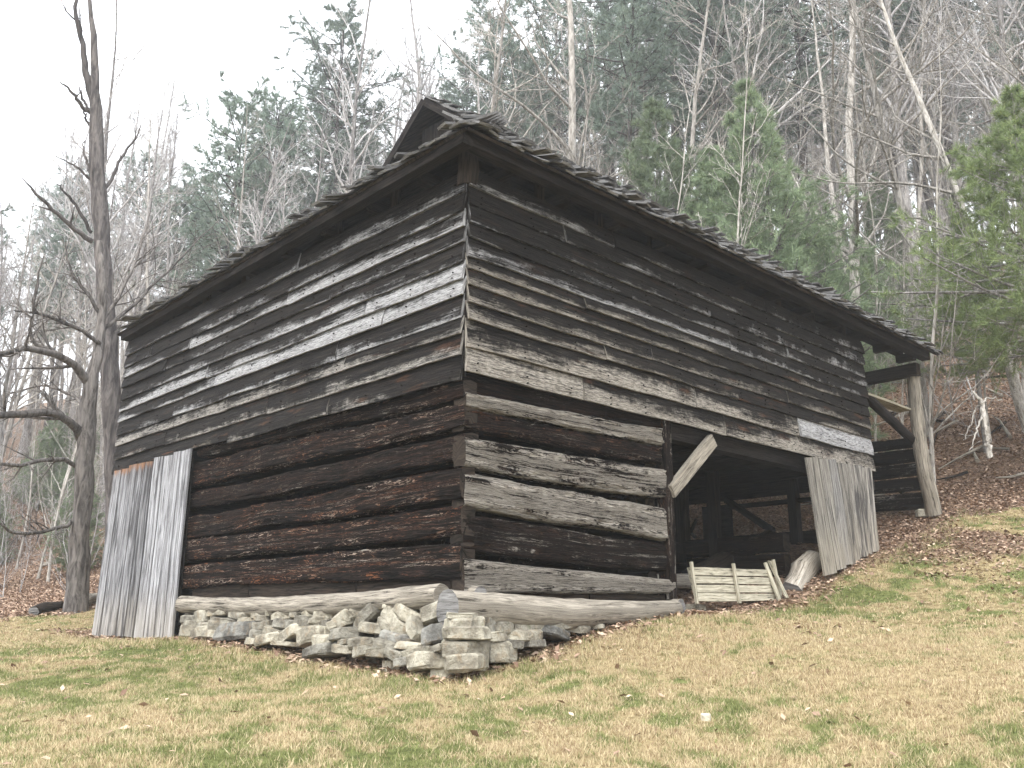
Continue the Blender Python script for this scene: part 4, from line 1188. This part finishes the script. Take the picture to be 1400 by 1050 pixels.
spot(tallA[2], 655, 5, 36, 'bare tree with a forked white crown over the gable peak', 'tree', GF, uvref=250)
spot(paleA[2], 1150, -120, 27, 'stout pale grey trunk above the broad young pine', 'tree', GF, uvref=250)
spot(paleA[1], 1240, -200, 22, 'straight whitish trunk behind the porch roof', 'tree', GF, uvref=350)
spot(paleA[2], 1385, -260, 20, 'pale trunk leaning left beside the olive pine', 'tree', GF, uvref=350, lean=(-.05, .12))
spot(sapl[0], 1243, 60, 17.5, 'slim pale sapling with a kinked stem just behind the porch eave', 'sapling', GS, uvref=400)
spot(sapl[1], 975, 40, 19, 'straight white sapling in front of the bluish pine', 'sapling', GS, uvref=300)
spot(sapl[2], 908, 60, 20, 'thin white sapling with upright forks left of its white neighbour', 'sapling', GS, uvref=300)
spot(sapl[3], 1165, 120, 21, 'thin pale sapling between the broad pine and the porch', 'sapling', GS, uvref=300)
spot(sapl[1], 760, 60, 24, 'pale sapling directly behind the right side of the gable peak', 'sapling', GS, uvref=250, rz=1.0)
# the rest of the wood
def where(u, d, dmin, dmax):
    marks = ((-50, 'beyond the old spreading tree'), (90, 'behind the two old trees'), (200, 'between dead tree and roof end'), (330, 'over the left eave end'),
             (450, 'over the left eave middle'), (560, 'just left of the gable peak'), (680, 'behind the gable peak'), (800, 'right of the gable peak'),
             (930, 'over the upper right roof'), (1060, 'over the broad young pine'), (1170, 'between young pine and porch'), (1270, 'above the porch roof'),
             (1350, 'beside the olive edge pine'), (9999, 'above the olive edge pine'))
    w = next(t for m_, t in marks if u < m_)
    f = (d - dmin) / (dmax - dmin)
    rank = 'front rank' if f < .22 else 'second rank' if f < .42 else 'middle rank' if f < .62 else 'back rank' if f < .82 else 'farthest rank'
    return w, rank
def free(x, y): return not (-2 < x < 12.5 and -3 < y < 10)
def scatter(protos, n, dmin, dmax, umin, umax, smin, smax, label, cat, group, seed, tries=4000, sep=1.3, cond=None):
    r = random.Random(seed); placed = []; k_ = 0
    while len(placed) < n and k_ < tries:
        k_ += 1
        u = r.uniform(umin, umax); f = r.random() ** .7; d = dmin + (dmax - dmin) * f
        x, y = hdg_pos(u, d, 600)
        if not free(x, y): continue
        if s_of(x, y) < 10.6 and y < 13: continue
        if cond and not cond(x, y, u, d): continue
        if any((x - a) ** 2 + (y - b_) ** 2 < sep ** 2 for a, b_ in placed): continue
        placed.append((x, y))
        w_, k2 = where(u, d, dmin, dmax)
        plant(protos[len(placed) % len(protos)], x, y, r.uniform(smin, smax), label + ' in the ' + k2 + ' ' + w_, cat, group, rz=r.uniform(0, 6.28), lean=(r.gauss(0, .03), r.gauss(0, .03)), sz=r.uniform(.9, 1.15))
scatter(tallA, 95, 26, 92, 560, 1650, .85, 1.25, 'tall grey leafless tree', 'tree', 'leafless trees on the hill behind the roof', 1)
scatter(tallA, 75, 27, 80, -250, 560, .62, .95, 'grey leafless tree', 'tree', 'leafless trees in the left wood', 2)
scatter(paleA, 40, 21, 60, 600, 1650, .8, 1.3, 'pale stemmed leafless tree', 'tree', 'pale stemmed trees behind the roof', 3)
scatter(paleA, 20, 25, 55, -200, 600, .6, .9, 'short pale stemmed leafless tree', 'tree', 'pale stemmed trees in the left wood', 4)
scatter(pineF, 34, 34, 90, 640, 1650, .85, 1.25, 'tall sparse pine', 'pine', 'hazy pines behind the roof', 5, sep=3)
scatter(pineF, 20, 36, 78, -150, 640, .55, .9, 'dark sparse pine', 'pine', 'hazy pines in the left wood', 6, sep=3)
scatter(sapl, 46, 17.5, 36, 780, 1600, .6, 1.15, 'thin pale sapling', 'sapling', 'saplings on the near slope', 7, sep=.9)
scatter(sapl, 34, 21, 44, -150, 420, .6, 1.1, 'thin sapling', 'sapling', 'saplings in the left wood', 8, sep=.9)
scatter(brush, 30, 18.5, 34, 1150, 1600, .5, 1.1, 'low twiggy bush', 'bush', 'twiggy bushes on the leaf slope', 9, sep=.7)
scatter(brush, 40, 21, 40, -100, 260, .6, 1.2, 'low twiggy bush', 'bush', 'twiggy bushes in the left wood', 10, sep=.7)
scatter(pineN, 12, 25, 40, -60, 200, .28, .5, 'low dark evergreen', 'evergreen', 'low evergreens in the left wood', 12, sep=1.5)
scatter(pineN, 12, 24, 36, 820, 1240, .5, .8, 'small young pine', 'pine', 'young pines behind the roof', 13, sep=2)

# the big old trees left of the barn, traced limb by limb in their own depth
def limb_tree(name, limbs, label, mat, base_d, twig_seed, twigs=5, minr=.006, tw2=4):
    """limbs: list of [(u, v, dd, r), ...] with dd = depth offset (m)"""
    u0, v0, d0, r0 = limbs[0][0]
    base = atd(u0, v0, base_d + d0)
    e = empty(name, tuple(base), label, 'tree')
    g = np.random.default_rng(twig_seed)
    Ls = []
    for li, lb in enumerate(limbs):
        pts = np.array([atd(u, v, base_d + dd) for u, v, dd, r in lb]); rr = np.array([r for *_, r in lb])
        seg = np.r_[0, np.cumsum(np.linalg.norm(np.diff(pts, axis=0), axis=1))]
        K = 14 if li else 30
        tt = np.linspace(0, seg[-1], K)
        # smooth resample
        P = np.stack([np.interp(tt, seg, pts[:, i]) for i in range(3)], 1)
        P[1:-1] = (P[:-2] + 2 * P[1:-1] + P[2:]) / 4
        P[1:-1] += g.normal(0, .012, P[1:-1].shape)
        Rr = np.interp(tt, seg, rr)
        Ls.append((P - base, Rr))
    for li, (P, Rr) in enumerate(Ls):
        sides = 14 if li == 0 else 8
        v, f = tubes(P[None], Rr[None], sides)
        if li == 0:     # fluted, knobbly bole
            n = len(P)
            c = np.repeat(P, sides, 0); k_ = np.tile(np.arange(sides), n); zi = np.repeat(np.arange(n), sides)
            fac = np.array([1 + .16 * mnoise.noise(Vector((math.cos(a / sides * 6.28) * 1.6, math.sin(a / sides * 6.28) * 1.6, z_ * .35 + twig_seed))) + .10 * mnoise.noise(Vector((a * 1.3, z_ * .8, 3))) for a, z_ in zip(k_, zi)])
            v = c + (v - c) * fac[:, None]
        link('trunk' if li == 0 else 'limb', np_mesh('limb', v, f, smooth=True), e, M[mat])
    if len(Ls) > 1:
        P = np.stack([p for p, r in Ls[1:]]); R = np.stack([r for p, r in Ls[1:]])
        b2, r2 = spawn(P, R, twigs, .15, .98, .35, 48, 6, .03, .14, g, .5, minr=minr * 1.6)
        b3, r3 = spawn(b2, r2, tw2, .1, 1, .5, 42, 5, .03, .14, g, .55, minr=minr)
        b4, r4 = spawn(b3, r3, 3, .1, 1, .55, 40, 4, .03, .12, g, .6, minr=minr * .8)
        v, f = join([tubes(b2, r2, 4), tubes(b3, r3, 3), tubes(b4, r4, 3)])
        link('crown', np_mesh('crown', v, f, smooth=True), e, M[mat])
    return e
limb_tree('old_tree', [
    [(103, 843, 0, 0.216), (105, 815, 0, 0.180), (108, 750, 0, 0.166), (113, 690, 0, 0.155), (117, 620, 0, 0.151), (121, 560, 0, 0.144), (124, 515, 0, 0.122), (134, 490, 0, 0.094), (139, 440, .1, 0.079), (141, 380, .2, 0.072), (136, 330, .3, 0.050)],
    [(122, 525, 0, 0.086), (108, 500, -.2, 0.072), (75, 483, -.6, 0.061), (30, 474, -1.0, 0.050), (-20, 488, -1.4, 0.040), (-70, 505, -1.7, 0.022)],
    [(110, 600, 0, 0.086), (98, 575, -.2, 0.072), (70, 563, -.5, 0.065), (30, 566, -.9, 0.061), (-10, 572, -1.2, 0.050), (-60, 560, -1.6, 0.029)],
    [(108, 640, 0, 0.043), (85, 625, -.2, 0.040), (50, 632, -.5, 0.032), (10, 640, -.9, 0.029), (-30, 625, -1.1, 0.014)],
    [(104, 712, 0, 0.036), (80, 722, -.3, 0.032), (45, 730, -.5, 0.029), (12, 728, -.8, 0.025), (-5, 712, -.9, 0.014)],
    [(136, 470, 0, 0.043), (110, 450, -.2, 0.036), (60, 430, -.3, 0.029), (20, 425, -.5, 0.014)],
    [(90, 490, -.4, 0.036), (38, 465, -.5, 0.032), (48, 420, -.5, 0.029), (50, 385, -.6, 0.022), (60, 350, -.6, 0.009)],
    [(138, 430, .1, 0.036), (118, 400, 0, 0.032), (95, 370, 0, 0.022), (90, 330, 0, 0.009)],
    [(139, 440, .1, 0.036), (160, 410, .2, 0.032), (185, 360, .3, 0.025), (205, 290, .4, 0.011)],
    [(138, 452, .1, 0.036), (175, 425, .3, 0.032), (215, 385, .6, 0.022), (300, 300, .9, 0.007)],
    [(118, 560, 0, 0.036), (100, 540, .4, 0.029), (60, 525, .7, 0.022), (10, 540, 1.0, 0.009)],
], 'old spreading leafless tree left of the barn with long limbs reaching left', 'bark_old', 17.6, 5, 11, .005)
limb_tree('tall_dead_tree', [
    [(160, 800, 0, 0.211), (158, 700, 0, 0.192), (155, 600, 0, 0.186), (152, 520, 0, 0.180), (146, 440, 0, 0.167), (140, 350, 0, 0.161), (135, 280, 0, 0.155), (131, 200, 0, 0.146), (129, 140, 0, 0.124), (131, 120, 0, 0.093), (130, 90, 0, 0.074), (129, 60, 0, 0.068), (125, 25, 0, 0.053), (121, -30, 0, 0.031)],
    [(127, 135, 0, 0.081), (118, 105, 0, 0.074), (114, 85, 0, 0.068), (116, 70, 0, 0.062), (109, 40, 0, 0.053), (104, 15, 0, 0.043), (104, -25, 0, 0.025)],
    [(124, 155, 0, 0.043), (112, 145, -.1, 0.040), (102, 130, -.2, 0.034), (82, 112, -.3, 0.012)],
    [(122, 150, 0, 0.031), (112, 135, .1, 0.028), (108, 118, .1, 0.009)],
    [(143, 258, 0, 0.037), (155, 240, .1, 0.034), (165, 215, .2, 0.028), (186, 190, .3, 0.022), (193, 170, .4, 0.007)],
    [(126, 248, 0, 0.031), (105, 228, -.1, 0.022), (72, 212, -.2, 0.007)],
    [(126, 330, 0, 0.056), (110, 320, -.1, 0.050), (80, 295, -.3, 0.040), (50, 265, -.5, 0.031), (28, 240, -.6, 0.007)],
    [(125, 318, 0, 0.037), (112, 295, -.1, 0.034), (95, 268, -.2, 0.028), (75, 250, -.3, 0.007)],
    [(124, 240, 0, 0.031), (117, 215, 0, 0.025), (113, 195, 0, 0.007)],
    [(127, 175, 0, 0.031), (118, 165, 0, 0.028), (110, 140, 0, 0.007)],
], 'tall dark dead tree with a forked broken top standing behind the old spreading tree', 'bark_dark', 19.5, 6, 2, tw2=2)

# fallen logs and litter at the foot of the wood
def ground_hit(u, v):
    d = ray(u, v); t = 4.0
    while t < 90:
        p = CAM + d * t
        if p[2] < hz(p[0], p[1]): return p
        t += .05
    return p
for i_, (u0, v0, u1, v1, r, lb) in enumerate(((142, 812, 175, 802, .13, 'hollow dark log lying beyond the old tree'), (100, 835, 128, 826, .12, 'rotten broken log lying at the foot of the old tree'),
                                         (45, 842, 82, 834, .09, 'short mossy log in the leaves left of the old tree'), (60, 775, 115, 762, .07, 'fallen branch on the leaf slope beyond the old tree'))):
    a, b_ = ground_hit(u0, v0), ground_hit(u1, v1)
    b_ = a + (b_ - a) / np.linalg.norm(b_ - a) * min(np.linalg.norm(b_ - a), 1.1)
    a[2] = hz(a[0], a[1]) + r * .7; b_[2] = hz(b_[0], b_[1]) + r * .8
    tag(tube_path('fallen_log', [a, (a + b_) / 2, b_], [r, r * 1.1, r * .8], None, 'grey' if i_ % 2 else 'brown', 10, 60 + i_, .22, True), lb, 'log')
# pale snag and branches on the leaf slope
sg = atd(1350, 612, 17.5); zs_ = hz(sg[0], sg[1])
limb_tree('dead_snag', [
    [(1354, 625, 0, .05), (1350, 600, 0, .045), (1345, 570, 0, .045), (1342, 548, 0, .035), (1330, 535, 0, .015)],
    [(1346, 565, 0, .02), (1335, 590, -.2, .015), (1325, 620, -.4, .006)],
    [(1343, 560, 0, .02), (1336, 555, .1, .015), (1320, 600, -.2, .006)],
    [(1343, 550, 0, .02), (1352, 543, .1, .015), (1370, 548, .2, .006)],
], 'small pale broken snag sticking up from the leaf slope at the right', 'bark_pale', 17.0, 9, 2, .004, tw2=1)
for i_ in range(26):
    r = random.Random(400 + i_)
    u = r.uniform(1200, 1420); v = r.uniform(500, 690)
    a = ground_hit(u, v); an = r.uniform(0, 3.14); L = r.uniform(.5, 1.9)
    b_ = a + np.array([math.cos(an) * L, math.sin(an) * L, 0]); mid = (a + b_) / 2
    for q in (a, b_, mid): q[2] = hz(q[0], q[1]) + .05 + r.random() * .06
    tag(tube_path('fallen_branch', [a, mid, b_], [.03 + r.random() * .02, .025, .01], None, 'grey' if i_ % 2 else 'brown', 6, 80 + i_, .1), 'dead branch lying on the leaf covered slope beyond the porch', 'branch', 'dead branches on the leaf slope')

# ------------------------------------------------------------------ grass and leaves
def in_view(x, y):
    dx, dy = x - CAM[0], y - CAM[1]
    f = dx * math.cos(YAW) + dy * math.sin(YAW); rgt = dx * math.sin(YAW) - dy * math.cos(YAW)
    return (f > 3.2) & (np.abs(rgt) < f * .60 + .8)
g = np.random.default_rng(77)
def make_blades(N, dlo, dhi, hmin, hmax, w):
    f = dlo + (dhi - dlo) * g.random(N) ** .85; lat = (g.random(N) * 2 - 1) * (f * .80 + .6)
    x = CAM[0] + f * math.cos(YAW) + lat * math.sin(YAW); y = CAM[1] + f * math.sin(YAW) - lat * math.cos(YAW)
    gr, lf = cover(x, y)
    inside = (x > -.35) & (x < 8.2) & (y > -.12) & (y < 8)
    thin = sstep(.32, .62, fbm(x * 9, y * 9, 55, 3))
    keep = (~inside) & (g.random(N) > lf * 1.35) & (g.random(N) < .30 + thin * .8)
    x, y, gr, lf = x[keep], y[keep], gr[keep], lf[keep]; n = len(x)
    z = height(x, y)
    hgt = g.uniform(hmin, hmax, n) * (.7 + .6 * fbm(x * 2, y * 2, 66)); a = g.uniform(0, 6.28, n); ln = np.abs(g.normal(0, .75, n)); la = g.uniform(0, 6.28, n)
    s = np.stack([np.cos(a), np.sin(a), np.zeros(n)], 1) * (w * g.uniform(.6, 1.3, n))[:, None]
    b = np.stack([x, y, z - .003], 1)
    tip = b + np.stack([np.cos(la) * ln * hgt, np.sin(la) * ln * hgt, hgt], 1)
    V = np.stack([b - s, b + s, tip], 1).reshape(-1, 3)
    F = np.arange(n * 3).reshape(-1, 3)
    rep = lambda q: np.repeat(q, 3)
    t = g.random(n)
    tint = np.stack([t * .6, t * .6, np.minimum(1, t * .6 + .4)], 1).ravel()
    return V, F, {'green': rep(gr), 'leaf': rep(lf), 'tint': tint, 'tint2': rep(g.random(n))}
V1, F1, A1_ = make_blades(540000, 3.3, 9.0, .014, .040, .0032)
V2, F2, A2_ = make_blades(340000, 8.5, 19.0, .018, .042, .0058)
V = np.concatenate([V1, V2]); F = np.concatenate([F1, F2 + len(V1)])
def make_tufts(n_t):
    # longer uncut grass against the walls, the stones and the props
    cs = []
    for _ in range(n_t):
        r_ = rnd.random()
        if r_ < .45: cs.append((rnd.uniform(-.95, -.35), rnd.uniform(-.3, 8.0)))
        elif r_ < .85: cs.append((rnd.uniform(-.3, 10.5), rnd.uniform(-.85, -.3)))
        else: cs.append((rnd.uniform(-3, 9), rnd.uniform(-4, -1)))
    c = np.array(cs); per = 16
    x = np.repeat(c[:, 0], per) + g.normal(0, .035, n_t * per); y = np.repeat(c[:, 1], per) + g.normal(0, .035, n_t * per); n = len(x)
    gr, lf = cover(x, y); hgt = g.uniform(.04, .085, n); a = g.uniform(0, 6.28, n); la = g.uniform(0, 6.28, n); ln = g.uniform(.1, .8, n)
    s_ = np.stack([np.cos(a), np.sin(a), 0 * a], 1) * .0035
    b = np.stack([x, y, height(x, y) - .004], 1)
    V = np.stack([b - s_, b + s_, b + np.stack([np.cos(la) * ln * hgt, np.sin(la) * ln * hgt, hgt], 1)], 1).reshape(-1, 3)
    t = g.random(n)
    return V, np.arange(n * 3).reshape(-1, 3), {'green': np.repeat(gr + .1, 3), 'leaf': np.repeat(lf, 3), 'tint': np.stack([t * .6, t * .6, np.minimum(1, t * .6 + .4)], 1).ravel(), 'tint2': np.repeat(g.random(n), 3)}
V3, F3_, A3_ = make_tufts(600)
F = np.concatenate([F, F3_ + len(V)]); V = np.concatenate([V, V3])
A2_ = {k_: np.concatenate([A2_[k_], A3_[k_]]) for k_ in A2_}
o = link('grass', np_mesh('grass', V, F, attrs={k_: np.concatenate([A1_[k_], A2_[k_]]) for k_ in A1_}), None, M['blade']); tag(o, kind='stuff')

def make_leaves(x, y, size, g, zoff=.012):
    n = len(x); z = height(x, y) + zoff + g.random(n) * .02
    a = g.uniform(0, 6.28, n); sz = size * g.uniform(.6, 1.3, n)
    tx = np.stack([np.cos(a), np.sin(a), g.normal(0, .35, n)], 1) * sz[:, None]
    ty = np.stack([-np.sin(a), np.cos(a), g.normal(0, .35, n)], 1) * sz[:, None] * .6
    c = np.stack([x, y, z], 1); up = np.array([0, 0, 1.0]) * (sz * .35)[:, None]
    V = np.stack([c - tx, c - ty * .9 + up * .3, c + tx, c + ty * .9 + up * .3], 1).reshape(-1, 3)
    I_ = np.arange(n * 4).reshape(-1, 4)
    F = np.concatenate([I_[:, [0, 1, 2]], I_[:, [0, 2, 3]]])
    return V, F, np.repeat(g.random(n), 4)
N = 600000
f = 4 + 32 * g.random(N) ** .8; lat = (g.random(N) * 2 - 1) * (f * .92 + .6)
x = CAM[0] + f * math.cos(YAW) + lat * math.sin(YAW); y = CAM[1] + f * math.sin(YAW) - lat * math.cos(YAW)
gr, lf = cover(x, y)
inside = (x > 0) & (x < 8) & (y > .1) & (y < 7.8)
keep = (g.random(N) < np.clip(lf * 1.1 + .005 + .07 * sstep(.58, .75, fbm(x * 1.3, y * 1.3, 91)) * sstep(-1.0, 4.0, x), 0, 1)) & ~(inside & (g.random(N) < .8))
x, y = x[keep], y[keep]
V, F, t = make_leaves(x, y, .031, g)
o = link('leaf_litter', np_mesh('leaf_litter', V, F, attrs={'tint': t}), None, M['leaf']); tag(o, kind='stuff')

# ------------------------------------------------------------------ haze
hb = NB('haze_air'); hb.t.nodes.remove(hb.b)
pv = hb.n('VolumePrincipled'); pv.inputs['Density'].default_value = 0.0016; pv.inputs['Color'].default_value = (.93, .96, 1.0, 1)
pv.inputs['Anisotropy'].default_value = 0.25
hb.l(pv.outputs[0], hb.out.inputs['Volume'])
lo = np.array([-200., -200., float(height(GX, GY).min()) - 1.0]); hi = np.array([200., 200., 64.0])
c8 = np.array([[a, b_, c] for a in (0, 1) for b_ in (0, 1) for c in (0, 1)], float)
o = link('haze', np_mesh('haze', lo + c8 * (hi - lo), np.array([[0, 1, 3, 2], [4, 6, 7, 5], [0, 4, 5, 1], [2, 3, 7, 6], [0, 2, 6, 4], [1, 5, 7, 3]])), None, hb.mat)
tag(o, kind='stuff')
